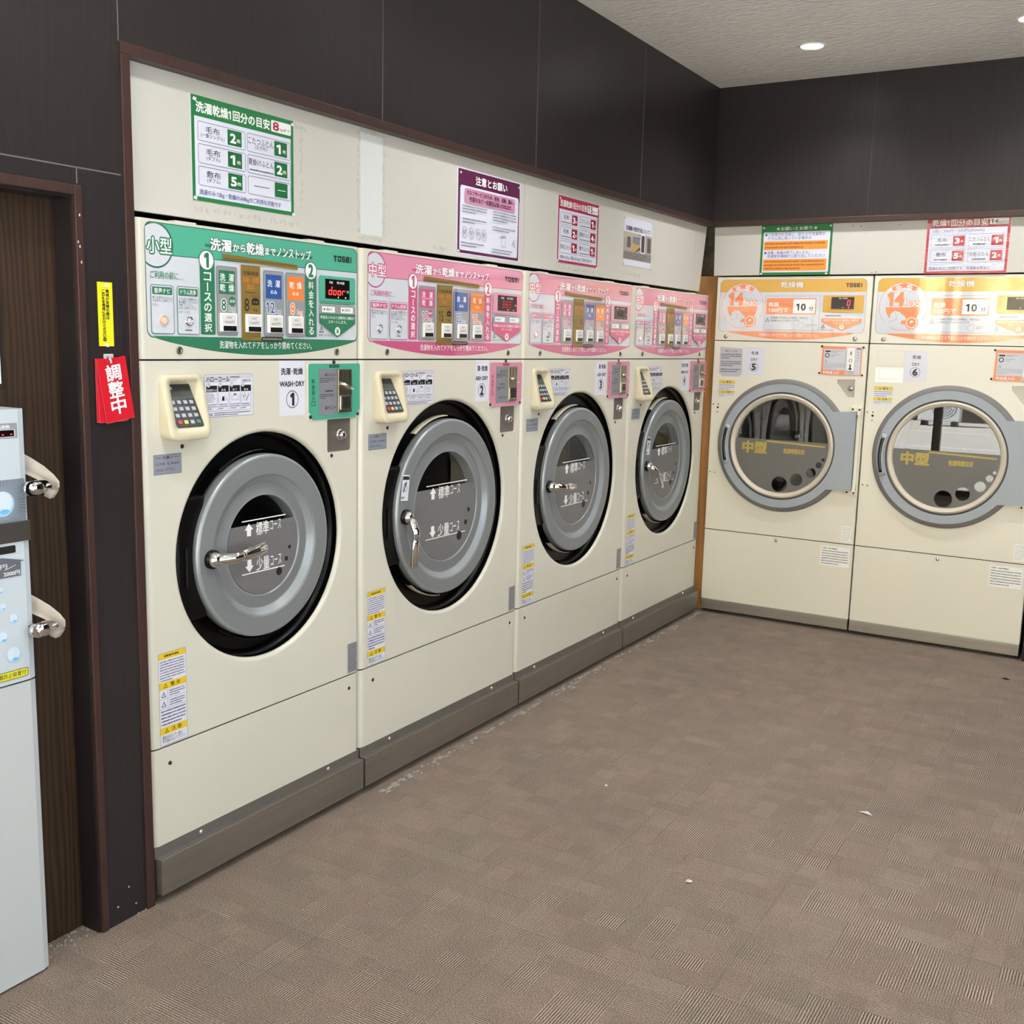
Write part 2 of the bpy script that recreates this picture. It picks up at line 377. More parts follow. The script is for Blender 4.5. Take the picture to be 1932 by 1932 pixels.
# specks of old damage on the strip
for y, z in ((-.118, .045), (-.083, .085), (-.062, .03)):
    mb.box(0, .0006, y-.002, y+.002, z, z+.004, mat('chip', (200, 195, 188), .7))
struct(mb, 'wall_left_front')
mb = MB(); mb.box(-1.1, -1.0, YF, 4.9, 0, ZC, BLACKM); struct(mb, 'wall_far_left')
mb = MB(); mb.box(0, XR, YB, YB+.1, 2.150, ZC, LAMIN)
for x in (.813, 1.74, 2.66): mb.box(x-t*.7, x+t*.7, YB-.0004, YB, 2.17, ZC, mat('panel_joint_dark', (64, 58, 57), .5))
mb.box(1.712, XR, YB+.03, YB+.12, 0, 2.150, LAMIN)
struct(mb, 'wall_back')
mb = MB(); mb.box(-1.1, XR, 4.8, 4.9, 0, ZC, BLACKM); mb.box(-.6, -.012, 4.02, 4.08, 1.7, 2.2, WALLROUGH); struct(mb, 'wall_behind')
# right wall with a window, front wall with the glazed shop front
mb = MB(); y0, y1, z0, z1 = -2.1, 1.3, .2, 2.4
mb.box(XR, XR+.1, YF, y0, 0, ZC, LAMIN); mb.box(XR, XR+.1, y1, 4.9, 0, ZC, LAMIN)
mb.box(XR, XR+.1, y0, y1, 0, z0, LAMIN); mb.box(XR, XR+.1, y0, y1, z1, ZC, LAMIN); struct(mb, 'wall_right')
mb = MB(); mb.box(-1.1, -.9, YF-.1, YF, 0, ZC, LAMIN); mb.box(5.2, XR+.1, YF-.1, YF, 0, ZC, LAMIN); mb.box(-.9, 5.2, YF-.1, YF, 2.5, ZC, LAMIN)
mb.box(-1.1, -1.0, YF-.1, YF, 0, ZC, LAMIN); struct(mb, 'wall_front')
ALU = mat('dark_bronze_frame', (38, 35, 34), .35, .6)
mb = MB(); mb.box(-.9, 5.2, YF-.055, YF-.049, .06, 2.5, GLASS_F)
for x in (-.87, .2, 1.7, 3.2, 4.7, 5.17): mb.box(x-.04, x+.04, YF-.09, YF-.01, 0, 2.5, ALU)
mb.box(-.9, 5.2, YF-.09, YF-.01, 0, .06, ALU); mb.box(-.9, 5.2, YF-.09, YF-.01, 2.44, 2.5, ALU); struct(mb, 'window_1')
mb = MB(); mb.box(XR+.045, XR+.051, y0, y1, z0, z1, GLASS_F)
for y in (y0+.03, (y0+y1)/2, y1-.03): mb.box(XR+.01, XR+.09, y-.03, y+.03, z0, z1, ALU)
mb.box(XR+.01, XR+.09, y0, y1, z0, z0+.06, ALU); mb.box(XR+.01, XR+.09, y0, y1, z1-.06, z1, ALU); struct(mb, 'window_2')
# trim round the recess: top rails and the left post
mb = MB(); mb.box(-.03, .006, -.0295, YB-.005, 2.1435, 2.1705, TRIMM, .0015); struct(mb, 'trim_1')
mb = MB(); mb.box(-.03, .006, -.0295, -.0035, 0, 2.1430, TRIMM, .0015)
struct(mb, 'trim_2')
mb = MB(); mb.box(.007, XR, YB-.006, YB+.03, 2.1435, 2.1705, TRIMM, .0015); struct(mb, 'trim_3')
# off-white filler panels above the machines, with the ghosts of old tape
GHOST = mat('tape_ghost', (184, 182, 177), .5); PALE = mat('pale_patch', (208, 213, 216), .5)
mb = MB(); bm = bmesh.new()
pts = [(-.003, 1.796), (3.79, 1.7965), (3.862, 2.143), (-.003, 2.143)]
for x in (-.03, -.045):
    bm.faces.new([bm.verts.new((x, y, z)) for y, z in pts])
vs = bm.verts[:]
for k in range(4): bm.faces.new((vs[k], vs[(k+1) % 4], vs[4+(k+1) % 4], vs[4+k]))
bmesh.ops.recalc_face_normals(bm, faces=bm.faces[:]); mb.merge(bm, WHITEP)
mb.box(-.0302, -.0297, 1.8985, 1.9005, 1.80, 2.143, mat('panel_seam', (172, 168, 160), .6))
mb.box(-.0302, -.0296, 3.70, 3.702, 1.80, 2.12, GHOST)
GH = [0]
def ghost(y0, z0, y1, z1, seed):
    r = random.Random(seed); n = int(max(abs(y1-y0), abs(z1-z0))/.009)
    for k in range(n):
        f = k/n; y = y0+(y1-y0)*f+r.uniform(-.004, .004); z = z0+(z1-z0)*f+r.uniform(-.004, .004); a, b = r.uniform(.0015, .005), r.uniform(.002, .007)
        GH[0] += 2e-6
        if r.random() < .8: mb.box(-.0301, -.0298+GH[0], y-a, y+a, z-b, z+b, GHOST)
ghost(.625, 2.09, .625, 1.86, 1); ghost(.21, 1.822, .62, 1.822, 2); ghost(.60, 2.095, .66, 2.09, 3)
mb.box(-.0301, -.0296, .893, 1.003, 1.824, 2.128, PALE)
ghost(.885, 2.13, .885, 1.82, 4); ghost(1.012, 2.13, 1.012, 1.82, 5); ghost(.89, 2.135, 1.01, 2.135, 6); ghost(.89, 1.815, 1.01, 1.815, 7)
ghost(2.19, 1.812, 2.53, 1.812, 8); ghost(1.29, 1.815, 1.37, 1.815, 9); ghost(2.85, 1.83, 3.02, 1.83, 10)
struct(mb, 'wall_left_upper')
mb = MB(); bm = bmesh.new(); pts = [(.0085, 1.8865), (1.71, 1.8865), (1.71, 2.1435), (.0010, 2.1435)]
A = [bm.verts.new((x, 3.902, z)) for x, z in pts]; B = [bm.verts.new((x, 3.925, z)) for x, z in pts]
bm.faces.new(A); bm.faces.new(B[::-1])
for k in range(4): bm.faces.new((A[k], A[(k+1) % 4], B[(k+1) % 4], B[k]))
bmesh.ops.recalc_face_normals(bm, faces=bm.faces[:]); mb.merge(bm, WHITEP)
r = random.Random(3)
for x, z in ((.78, 2.125), (.74, 2.127), (.97, 2.125), (.85, 1.895), (.87, 1.896), (.33, 2.13)):
    mb.box(x-.004, x+.004, 3.9015, 3.902, z-.003, z+.003, mat('smudge', (150, 145, 138), .6))
struct(mb, 'wall_back_upper')
# door on the left, its frame and jamb
mb = MB(); mb.box(-.07, .005, -.1685, -.1490, 0, 1.829, TRIMM, .002); mb.box(-.07, .005, -1.052, -.1685, 1.806, 1.829, TRIMM, .002); mb.box(-.07, .005, -1.052, -1.032, 0, 1.806, TRIMM, .002)
JAMB = mat('dark_jamb', (30, 24, 26), .45)
mb.box(-.07, -.006, -.1725, -.1685, 0, 1.806, JAMB); mb.box(-.07, -.006, -1.032, -.1725, 1.800, 1.806, JAMB)
for y, z in ((-.158, 1.76), (-.164, 1.70), (-.160, 1.69), (-.1575, 1.655)): mb.box(.0046, .0056, y-.0015, y+.0015, z, z+.006, mat('chip', (200, 195, 188), .7))
struct(mb, 'trim_4')
mb = MB(); mb.box(-.11, -.07, -1.032, -.1725, .002, 1.800, wood_door()); struct(mb, 'door_1')
# pine stud in the corner gap
mb = MB(); mb.box(-.115, .022, 3.955, 3.995, 0, 1.888, WOODP, .002)
tag(mb.build('wood_stud'), 'bare pine stud standing in the corner gap between the washers and dryers', 'wood post')
# ceiling downlights
def downlight(x, y, label):
    e = empty('ceiling_downlight', label, 'ceiling light', (x, y, ZC), group='recessed ceiling downlights')
    def hl(prof, m):
        mb = MB(); bm = bmesh.new(); seg = 40; rings = []
        for r, z in prof: rings.append([bm.verts.new((r*math.cos(2*pi*k/seg), r*math.sin(2*pi*k/seg), z)) for k in range(seg)])
        for A, B in zip(rings, rings[1:]):
            for k in range(seg):
                f = bm.faces.new((A[k], A[(k+1) % seg], B[(k+1) % seg], B[k])); f.smooth = True
        if prof[-1][0] < .06: bm.faces.new(rings[-1])
        bmesh.ops.recalc_face_normals(bm, faces=bm.faces[:]); mb.merge(bm, m); return mb
    hl([(.062, 0), (.062, -.003), (.056, -.005), (.050, -.001)], mat('downlight_trim', (235, 235, 232), .4)).build('trim_ring', e)
    hl([(.050, -.001), (.049, -.0012), (.030, -.0016), (.004, -.0018)], mat('downlight_glow', (255, 250, 240), .5, emit=14)).build('lamp_face', e)
    l = bpy.data.lights.new('downlight_beam', 'SPOT'); l.energy = LAMP_W*4; l.spot_size = math.radians(140); l.spot_blend = .9; l.shadow_soft_size = .045; l.color = (1, .97, .94)
    o = bpy.data.objects.new('downlight_beam', l); COL.objects.link(o); o.parent = e; o.location = (0, 0, -.03)
downlight(.652, 3.28, 'lit round ceiling downlight nearest the far corner')
downlight(1.56, 3.255, 'lit round ceiling downlight cut by the right edge of the photo')
for x, y in ((.652, 1.5), (1.56, 1.5), (.652, -.3), (1.56, -.3), (3.3, 3.25), (3.3, 1.5), (3.3, -.3), (4.4, 1.5)):
    downlight(x, y, 'lit round ceiling downlight out of the photo, over the shop floor')
# street outside, seen in the dryer glass
mb = MB(); mb.box(-30, 40, -45, YF-.1, -.08, -.03, mat('pale_concrete', (205, 203, 198), .85, noise=(1.5, .08)))
for y in (-9.0, -12.6): mb.box(-30, 40, y-.06, y+.06, -.03, -.026, mat('road_line', (250, 250, 248), .7))
struct(mb, 'street')
mb = MB(); mb.box(-30, 40, -16.2, -16, -.03, 1.75, mat('dark_brown_building', (58, 46, 38), .7, noise=(2, .3, (1, 1, .2))))
mb.box(-30, -2.6, -16.2, -16, 1.75, 6, mat('dark_brown_building', (58, 46, 38), .7)); mb.box(-2.6, 14, -16.2, -16, 1.75, 6, mat('rough_cream_render', (240, 226, 186), .9, noise=(3.5, .6), bump=(6, 1)))
for x in (-1.6, .9, 3.6): mb.box(x-.12, x+.12, -16.0, -15.9, 1.75, 6, mat('dark_brown_building', (58, 46, 38), .7))
struct(mb, 'wall_across_street')
e = empty('air_conditioner_unit', 'white outdoor air conditioner unit across the street, reflected in the right dryer glass', 'air conditioner', (-1.7, -14.5, -.03), pi)
mb = MB(); mb.box(-.42, .42, -.15, .15, .1, .72, mat('aircon_white', (235, 238, 240), .5), .02); mb.build('casing', e)
mb = MB(); mb.d = -.153
for r_ in (.25, .2, .15, .1, .05): mb.ring(-.1, .41, r_, .018, mat('fan_grille', (120, 128, 135), .5))
mb.build('fan_grille', e)
for x in (-.3, .3):
    mb = MB(); mb.box(x-.05, x+.05, -.17, .17, 0, .1, BLACKM); mb.build('foot', e)
# ------------------------------------------------------------------ washer-dryers
LED = mat('led_red', (255, 40, 40), .5, emit=2.5); LED_DIM = mat('led_red_dim', (170, 40, 50), .5, emit=.5); LAMP_ON = mat('lamp_orange', (255, 150, 110), .4, emit=.7); LAMP_WARM = mat('lamp_warm', (255, 225, 190), .4, emit=1.2)
WHT = ink((238, 238, 240)); BLK = ink((28, 28, 32)); PAPER = mat('paper_cool_white', (214, 216, 232), .5)
LIGHT = film((206, 212, 224)); SCREEN = mat('display_black', (20, 16, 16), .12); GOLD = mat('gold_film', (146, 120, 62), .35, .25); GOLD_D = film((116, 92, 44))
GREYF = film((146, 148, 156)); BLUEF = film((38, 84, 160)); ORNF = film((238, 130, 54)); WF = film((240, 242, 246)); BF = film((30, 30, 34))
def seg7(mb, ch, x, z, w, h, m, t=.0022):
    segs = {'0': 'abcdef', 'd': 'bcdeg', 'o': 'cdeg', 'r': 'eg', '8': 'abcdefg'}[ch]; k = h*.12
    P = lambda a, b: (x+a*w+b*k, z+b*h)
    L = {'a': ((0, 1), (1, 1)), 'b': ((1, .5), (1, 1)), 'c': ((1, 0), (1, .5)), 'd': ((0, 0), (1, 0)), 'e': ((0, 0), (0, .5)), 'f': ((0, .5), (0, 1)), 'g': ((0, .5), (1, .5))}
    for s_ in segs:
        p, q = L[s_]; a = P(*p); b = P(*q); mb.line(a[0], a[1], b[0], b[1], t, m)
def logo(mb, x0, z0, x1, z1, m):     # the maker's angular word mark
    u = (x1-x0)/5.35; h = z1-z0; t = h*.27
    def bar(a, b, c, d): mb.rect(x0+a*u, z0+b*h, x0+c*u, z0+d*h, m)
    tv = t/h; tu = t/u
    bar(0, 1-tv, .95, 1); bar(.475-tu/2, 0, .475+tu/2, 1)
    for o_ in (1.15,): bar(o_, 0, o_+.95, tv); bar(o_, 1-tv, o_+.95, 1); bar(o_, 0, o_+tu, 1); bar(o_+.95-tu, 0, o_+.95, 1)
    o_ = 2.3; bar(o_, 0, o_+.95, tv); bar(o_, 1-tv, o_+.95, 1); bar(o_, .5-tv/2, o_+.95, .5+tv/2); bar(o_, .5, o_+tu, 1); bar(o_+.95-tu, 0, o_+.95, .5)
    o_ = 3.45; bar(o_, 0, o_+1.0, tv); bar(o_, 1-tv, o_+1.0, 1); bar(o_+.35, .5-tv/2, o_+1.0, .5+tv/2); bar(o_, 0, o_+tu, 1)
    bar(4.75, 0, 4.75+tu, 1); bar(4.62, 0, 4.9, tv*.0+.02)
def triangle(mb, x, z, h, m, mi=None):
    a = [(x-h*.55, z), (x+h*.55, z), (x, z+h)]; cx, cz = x, z+h*.36
    b = [(cx+(p-cx)*.66, cz+(q-cz)*.66) for p, q in a]; mb.loop(a, b, m)
    mb.rect(x-h*.04, z+h*.3, x+h*.04, z+h*.6, m)
SM_K = [0, .030, .0403, .1133, .1236, .197, .2017, .2526, .2576, .332, .347, .4173, .4309, .5101, .5189, .5993, .6037, .6512, .6599, .8261, .8384, .855]
BG_K = [0, .039, .0485, .1403, .1495, .245, .2524, .3001, .307, .4054, .4143, .5051, .5135, .6129, .6177, .7151, .7177, .7666, .7739, .9798, .9905, 1.0068]
def make_washer(big, num, theme, kilo, handle_ang, lamp, label, loc, led):
    W = 1.0068 if big else .855
    def X(x):
        if not big: return x
        for i in range(len(SM_K)-1):
            if x <= SM_K[i+1]: return BG_K[i]+(BG_K[i+1]-BG_K[i])*(x-SM_K[i])/(SM_K[i+1]-SM_K[i])
        return BG_K[-1]
    XR_ = (lambda x: x+.150) if big else (lambda x: x)
    dx = .011 if big else 0
    cx, cz, RO = (.505, .910, .392) if big else (.431, .908, .336)
    RD = .316 if big else .2635
    band, dark, outl = ((220, 142, 172), (200, 84, 132), (176, 80, 122)) if theme == 'pink' else ((78, 174, 148), (42, 120, 88), (46, 104, 88))
    BAND, DARK, OUTL = film(band), film(dark), film(outl)
    e = empty('washer_dryer', label, 'washing machine', loc, pi/2, group=None)
    rad, ZT, ZS, ZL, ZB, g, DEP = .02, 1.7776, 1.4354, .4236, .1551, .0022, .72
    def prof(i=0.0):
        p = [(W-.002, DEP), (.002, DEP)]
        for k in range(7): a = pi+k*pi/2/6; p.append((.002+rad+rad*math.cos(a), rad+rad*math.sin(a)))
        for k in range(7): a = 1.5*pi+k*pi/2/6; p.append((W-.002-rad+rad*math.cos(a), rad+rad*math.sin(a)))
        return p
    P = prof()
    # cabinet: middle section with its openings
    mb = MB()
    kp = rr(.0800+dx, 1.268, .180+dx, 1.382, .012); lk = rr(XR_(.699), 1.154, XR_(.822), 1.2565, .008); hole = circ(cx, cz, RO, 96)
    plate_with_holes(mb, [(.002+rad, ZL+g), (W-.002-rad, ZL+g), (W-.002-rad, ZS-g), (.002+rad, ZS-g)], [hole, kp, lk], 0, CREAM)
    bm = bmesh.new(); a = [bm.verts.new((x, y, ZL+g)) for x, y in P]; b = [bm.verts.new((x, y, ZS-g)) for x, y in P]; n = len(P)
    for i in range(n):
        j = (i+1) % n
        if abs(P[i][1]) < 1e-6 and abs(P[j][1]) < 1e-6 and abs(P[i][0]-P[j][0]) > .3: continue
        f = bm.faces.new((a[i], a[j], b[j], b[i])); f.smooth = False
    mb.merge(bm, CREAM)
    lip = [(RO, 0)]+[(RO-.011*math.sin(k*pi/2/5), .012*(1-math.cos(k*pi/2/5))) for k in range(1, 6)]
    mb.lathe(cx, cz, lip, CREAM, 96); mb.lathe(cx, cz, [(RO-.0112, .012), (RO-.013, .055)], BLACK, 96)
    wall_of(mb, lk, 0, .013, CREAM)
    cab = mb.build('cabinet', e)
    mb = MB(); mb.zprism(P, ZS+g, ZT, CREAM); mb.build('control_cabinet', e)
    mb = MB(); mb.zprism(P, ZB, ZL-g, CREAM); mb.build('lower_panel', e)
    mb = MB(); mb.zprism([(x, y+.006) for x, y in P], ZB-.02, ZT-.01, GAP); core = mb
    # keep the dark core only in the seams, behind the face
    core.bm.free()
    for z in (ZS, ZL):
        mb = MB(); mb.zprism([(.006+(x-.006)*.988, y+.005) for x, y in P], z-g-.001, z+g+.001, GAP); mb.build('seam', e)
    # plinth
    mb = MB(); mb.box(.004, W-.004, .001, .1, .124, ZB-.0006, STEEL_D); mb.box(.006, W-.006, -.0225, .03, .026, .126, STEEL, .0015)
    mb.box(.02, W-.02, .16, .6, .0, .12, BLACKM); mb.box(.02, W-.02, .03, .2, .118, .123, BLACKM); pl = mb.build('plinth', e)
    for x in (.165, .70 if not big else .83):
        mb = MB(); mb.lathe(x, .139, [(.0065, .001), (.006, -.002), (.003, -.0035), (.0001, -.004)], STEEL_L, 14); mb.build('bolt', pl)
    # tabs of the lid hinges on top
    for x in (.165, .66 if not big else .78):
        mb = MB(); mb.box(x-.036, x+.036, .006, .03, ZT, ZT+.005, CREAM, .001); mb.build('lid_tab', e)
    # recess plate and door gasket
    mb = MB(); mb.lathe(cx, cz, [(RO-.0128, .054), (RD*.6, .056)], BLACK, 96); mb.lathe(cx, cz, [(RO-.0125, .03), (RO-.022, .036), (RO-.026, .05)], BLACK, 96)
    mb.box(cx-RD-.055, cx-RD+.05, .012, .05, cz-.17, cz+.17, BLACK, .01); rec = mb.build('door_recess', e)
    mb = MB(); mb.box(cx-RD-.028, cx-RD-.010, .004, .03, cz-.075, cz+.035, BLACK, .004); mb.build('latch', rec)
    mb = MB(); BEI = mat('gasket_beige', (172, 164, 148), .35) if big else BLACK
    mb.lathe(cx, cz, [(RD+.010, .018), (RD+.010, .054)], BLACK, 96)
    for a0, a1 in ((88, 124), (232, 266)):
        mb.lathe(cx, cz, [(RD+.0085, .017), (RD+.012, .0175), (RD+.012, .04)], BEI, 20, math.radians(a0), math.radians(a1))
    mb.build('gasket', rec)
    # door
    s_ = RD/.316; ri, rg = (.262, .198) if big else (.204, .145)
    h0 = -.006; mb = MB()
    for pr, m_ in (([(RD-.002, .034), (RD, .030), (RD, h0+.008)], DGREY), ([(RD, h0+.008), (RD-.0015, h0+.003), (RD-.005, h0+.0006), (RD-.009, h0)], DGREY_L),
                   ([(RD-.009, h0), (ri+.003, h0)], DGREY), ([(ri+.003, h0), (ri, h0+.001), (ri-.003, h0+.004)], DGREY), ([(ri-.003, h0+.004), (ri-.021, h0+.017)], DGREY_L),
                   ([(ri-.021, h0+.017), (ri-.024, h0+.018)], DGREY), ([(ri-.024, h0+.018), (rg+.004, h0+.0135)], DGREY)): mb.lathe(cx, cz, pr, m_, 96)
    mb.lathe(cx, cz, [(rg+.004, h0+.0135), (rg+.001, h0+.012), (rg-.001, h0+.017), (rg-.001, .05)], DGREY_L, 96)
    door = mb.build('door', e)
    mb = MB(); mb.lathe(cx, cz, [(rg, h0+.0165), (rg*.5, h0+.0160), (.0005, h0+.0160)], GLASS, 72); mb.build('door_glass', door)
    zl = cz+.083 if big else cz+.077; lo = cz-.108 if big else cz-.075
    # grey film on the lower part of the glass, with white print
    FW = FILM_W; mb = MB(); mb.d = h0+.0155; zf = zl-.012
    a0 = math.asin((zf-cz)/(rg-.002)); pts = [(cx+(rg-.002)*math.cos(a0-(k*(2*a0+pi)/60)), cz+(rg-.002)*math.sin(a0-(k*(2*a0+pi)/60))) for k in range(61)]
    mb.poly(pts[::-1], FW)
    q = rg/.145; hw = .088*q*(.98 if not big else 1.06)
    mb.line(cx-hw+.002, zl, cx+hw+.006, zl, .0032, WHT); mb.line(cx-hw, lo, cx+hw, lo, .0032, WHT)
    def arrow(x, z0, z1, sgn):
        w_ = .016*(1.2 if big else 1); zm = z0+(z1-z0)*.5; a, b = (z0, z1) if sgn > 0 else (z1, z0); c_ = a+(b-a)*.5
        mb.poly([(x-w_*.5, a), (x+w_*.5, a), (x+w_*.5, c_), (x+w_*1.05, c_), (x, b), (x-w_*1.05, c_), (x-w_*.5, c_)], WHT)
    ah = .036*(1.15 if big else 1); xa = cx-hw*.66
    arrow(xa, zl-.008-ah, zl-.008, 1); arrow(xa, lo+.004, lo+.004+ah, -1)
    mb.text('標準', xa+.028*q**.5, zl-.01-ah, xa+.028*q**.5+.052*q, zl-.008, WHT, .012); mb.text('コース', xa+.030*q**.5+.055*q, zl-.002-ah, xa+.030*q**.5+.100*q, zl-.010, WHT, .0)
    mb.text('少量', xa+.028*q**.5, lo+.003, xa+.028*q**.5+.052*q, lo+.006+ah, WHT, .012); mb.text('コース', xa+.030*q**.5+.055*q, lo+.008, xa+.030*q**.5+.100*q, lo+.002+ah, WHT, .0)
    for dx_, dz_, r_ in ((.108, -.022, .006), (.094, -.055, .0075), (.063, -.088, .0125)): mb.disc(cx+dx_*q, cz+dz_*q, r_*q, BLK, 24)
    mb.build('level_film', door)
    # drum seen through the glass
    mb = MB(); mb.lathe(cx, cz, [(rg-.001, .05), (rg+.03, .12), (rg+.03, .5), (.001, .5)], mat('drum_dark', (70, 70, 70), .35, .8), 48); mb.build('drum', e)
    # lever handle
    hx, hz = (cx-.270, cz-.004) if big else (cx-.214, cz-.006); ca, sa = math.cos(handle_ang), math.sin(handle_ang)
    mb = MB(); mb.lathe(hx, hz, [(.026, h0), (.026, h0-.010), (.021, h0-.014)], BLACK, 32); mb.lathe(hx, hz, [(.021, h0-.013), (.020, h0-.026), (.012, h0-.031), (.0005, h0-.032)], CHROME, 32)
    pth = [(0, -.020), (.018, -.034), (.045, -.046), (.062, -.047), (.075, -.044)]
    mb.tube([(hx+ca*u_, h0+y_, hz+sa*u_) for u_, y_ in pth], [.015, .016, .0155, .015, .0135], CHROME, 14, .8)
    hd = mb.build('handle', door, label='chrome lever handle')
    mb = MB(); pth = [(.072, -.044), (.080, -.0435), (.120, -.040), (.166, -.037), (.172, -.0365)]
    mb.tube([(hx+ca*u_, h0+y_, hz+sa*u_) for u_, y_ in pth], [.014, .0165, .0165, .0165, .010], CHROME, 14, .7); mb.build('grip', hd)
    if num in (2, 4):
        mb = MB(); mb.d = h0-.0035; x0, z0 = cx-.300, cz+.055
        if num == 4: x0 += .01
        mb.poly([(x0, z0), (x0+.040, z0-.004), (x0+.052, z0+.082), (x0+.012, z0+.088)], PAPER)
        mb.poly([(x0+.012, z0+.070), (x0+.048, z0+.066), (x0+.050, z0+.078), (x0+.0135, z0+.082)], BLK); mb.marks(x0+.004, z0+.002, x0+.038, z0+.016, 1, BLK, .7, 4)
        mb.line(x0+.014, z0+.028, x0+.034, z0+.06, .005, BLK); mb.line(x0+.034, z0+.06, x0+.020, z0+.052, .004, BLK); mb.ring(x0+.025, z0+.04, .012, .002, BLK)
        mb.build('caution_sticker', door)
    # ------------------------------------------------ control panel print
    mb = MB(); zb, zt = 1.4965, 1.7690; xl, xr = X(.030), X(.8384)
    arc = [(X(.044)+(X(.836)-X(.044))*k/32, 1.4965-.0015-.0445*math.sin(pi*k/32)**.8) for k in range(33)]
    def outline(o):
        top = rr(xl-o, zb-.004-o, xr+o, zt+o, .020); return top
    mb.poly(outline(.0022), OUTL); mb.poly([(x, z-.002) for x, z in arc]+[(arc[-1][0], zb+.01), (arc[0][0], zb+.01)], OUTL)
    mb.poly(outline(0), LIGHT)
    mb.poly([(x, z) for x, z in arc], DARK)
    # top band, the right end a little lower
    bz0, bz1 = 1.6935, 1.7000
    top = [p for p in rr(xl, zb, xr, zt, .020) if p[1] > 1.73]
    mb.poly([(xl, bz0), (xr, bz1)]+top, BAND); mb.line(xl, bz0, xr, bz1, .0022, OUTL)
    # size roundel, cut by the panel's edge
    ccx, ccz, cr = X(.0610), 1.7160, .0515
    pts = [(max(x, xl), min(z, zt-.001)) for x, z in circ(ccx, ccz, cr+.0045, 48)]; mb.poly(pts, OUTL)
    pts = [(max(x, xl), min(z, zt-.001)) for x, z in circ(ccx, ccz, cr, 48)]; mb.poly(pts, LIGHT)
    k = (X(.1083)-X(.034))/.0743
    mb.text('小型' if not big else '中型', xl+.0045, 1.696, xl+.0045+.078*min(k, 1.12), 1.7345, WF, .012, out=DARK, ow=.085)
    # headline
    def head(t_, x0, x1, z0, z1): mb.text(t_, X(x0), z0, X(x1), z1, WF, .034, out=OUTL, ow=.05)
    mb.rect(X(.222), 1.7255, X(.635), 1.7330, DARK)
    for t_, x0, x1, z0, z1 in (('洗濯', .241, .315, 1.7185, 1.7495), ('から', .321, .366, 1.7225, 1.7420), ('乾燥', .371, .436, 1.7190, 1.7500), ('まで', .441, .482, 1.7225, 1.7420), ('ノンストップ', .488, .628, 1.7205, 1.7485)): head(t_, x0, x1, z0, z1)
    logo(mb, X(.7295), 1.7265, X(.8165), 1.7440, BF)
    # numbered bars
    for a, b, n_, t_, c_ in ((.2017, .2526, '1', 'コ\nー\nス\nの\n選\n択', .2255), (.6037, .6512, '2', '料\n金\nを\n入\nれ\nる', .6270)):
        mb.rrect(X(a), 1.5010, X(b), 1.690, .004, DARK)
        mb.disc(X(c_), 1.6915, .0265, OUTL, 36); mb.disc(X(c_), 1.6915, .0238, WF, 36)
        mb.text(n_, X(c_)-(.006 if n_ == '1' else .009), 1.6750, X(c_)+(.006 if n_ == '1' else .009), 1.7085, DARK, .045)
        x0, x1 = X(a)+.013, X(b)-.013
        if n_ == '1':
            for q_, ch in enumerate('コースの選択'):
                zc_ = 1.6500-.0262*q_
                if ch == 'ー': mb.rect((x0+x1)/2-.0018, zc_-.011, (x0+x1)/2+.0018, zc_+.011, WF)
                else: mb.text(ch, x0, zc_-.0105, x1, zc_+.0105, WF, .02)
        else:
            for q_, ch in enumerate('料金を入れる'):
                zc_ = 1.6500-.0262*q_; mb.text(ch, x0, zc_-.0105, x1, zc_+.0105, WF, .015)
    # before-use boxes
    mb.text('ご利用の前に…', X(.041), 1.6350, X(.144), 1.6540, DARK, .006)
    for a, b, t_ in ((.0403, .1133, '音声ナビ'), (.1236, .197, 'ドラム洗浄')):
        mb.rrect(X(a), 1.5000, X(b), 1.6205, .007, OUTL); mb.rrect(X(a)+.0016, 1.5016, X(b)-.0016, 1.6189, .006, LIGHT)
        mb.rrect(X(a)+.005, 1.5965, X(b)-.005, 1.6155, .003, DARK); mb.text(t_, X(a)+.011, 1.6000, X(b)-.011, 1.6125, WF, .012)
    mb.text('使い方がわからないと\nきはボタンを押してく', X(.0403)+.005, 1.5780, X(.1133)-.004, 1.5925, BF, .004); mb.text('ださい。', X(.0403)+.005, 1.5680, X(.0403)+.024, 1.5745, BF, .004)
    mb.text('ドラム内に洗濯物がない\n事を確認してからボタン\nを押してください。\nボタンを押すとすぐに', X(.1236)+.005, 1.5625, X(.197)-.004, 1.5925, BF, .004); mb.text('スタートします。', X(.1236)+.005, 1.5530, X(.1236)+.042, 1.5595, BF, .004)
    mb.marks(X(.160)-.012, 1.5085, X(.160)+.012, 1.5135, 1, BF, .9, 5, False)
    # course columns
    cols = ((.2576, .332, GREYF, DARK), (.347, .4173, GOLD, None), (.4309, .5101, GREYF, BLUEF), (.5189, .5993, GREYF, ORNF))
    for i, (a, b, base, tile) in enumerate(cols):
        x0, x1 = X(a), X(b); xm = (x0+x1)/2; hw_ = (x1-x0)/2
        if i != 1:
            mb.rrect(x0, 1.5000, x1, 1.6805, .006, OUTL if i else OUTL); mb.rrect(x0+.0012, 1.5012, x1-.0012, 1.6793, .005, base)
            tz = 1.6080 if i == 0 else 1.6040
            mb.rect(x0+.008, tz, x1-.008, 1.6700, tile)
        if i == 0:
            for ch, px, pz in (('洗', -.016, 1.6520), ('濯', .016, 1.6520), ('乾', -.016, 1.6250), ('燥', .016, 1.6250)): mb.text(ch, xm+px*hw_/.038-.0095, pz-.0095, xm+px*hw_/.038+.0095, pz+.0095, WF, .015)
            mb.line(x0+.015, 1.6390, x1-.015, 1.6390, .0015, WF)
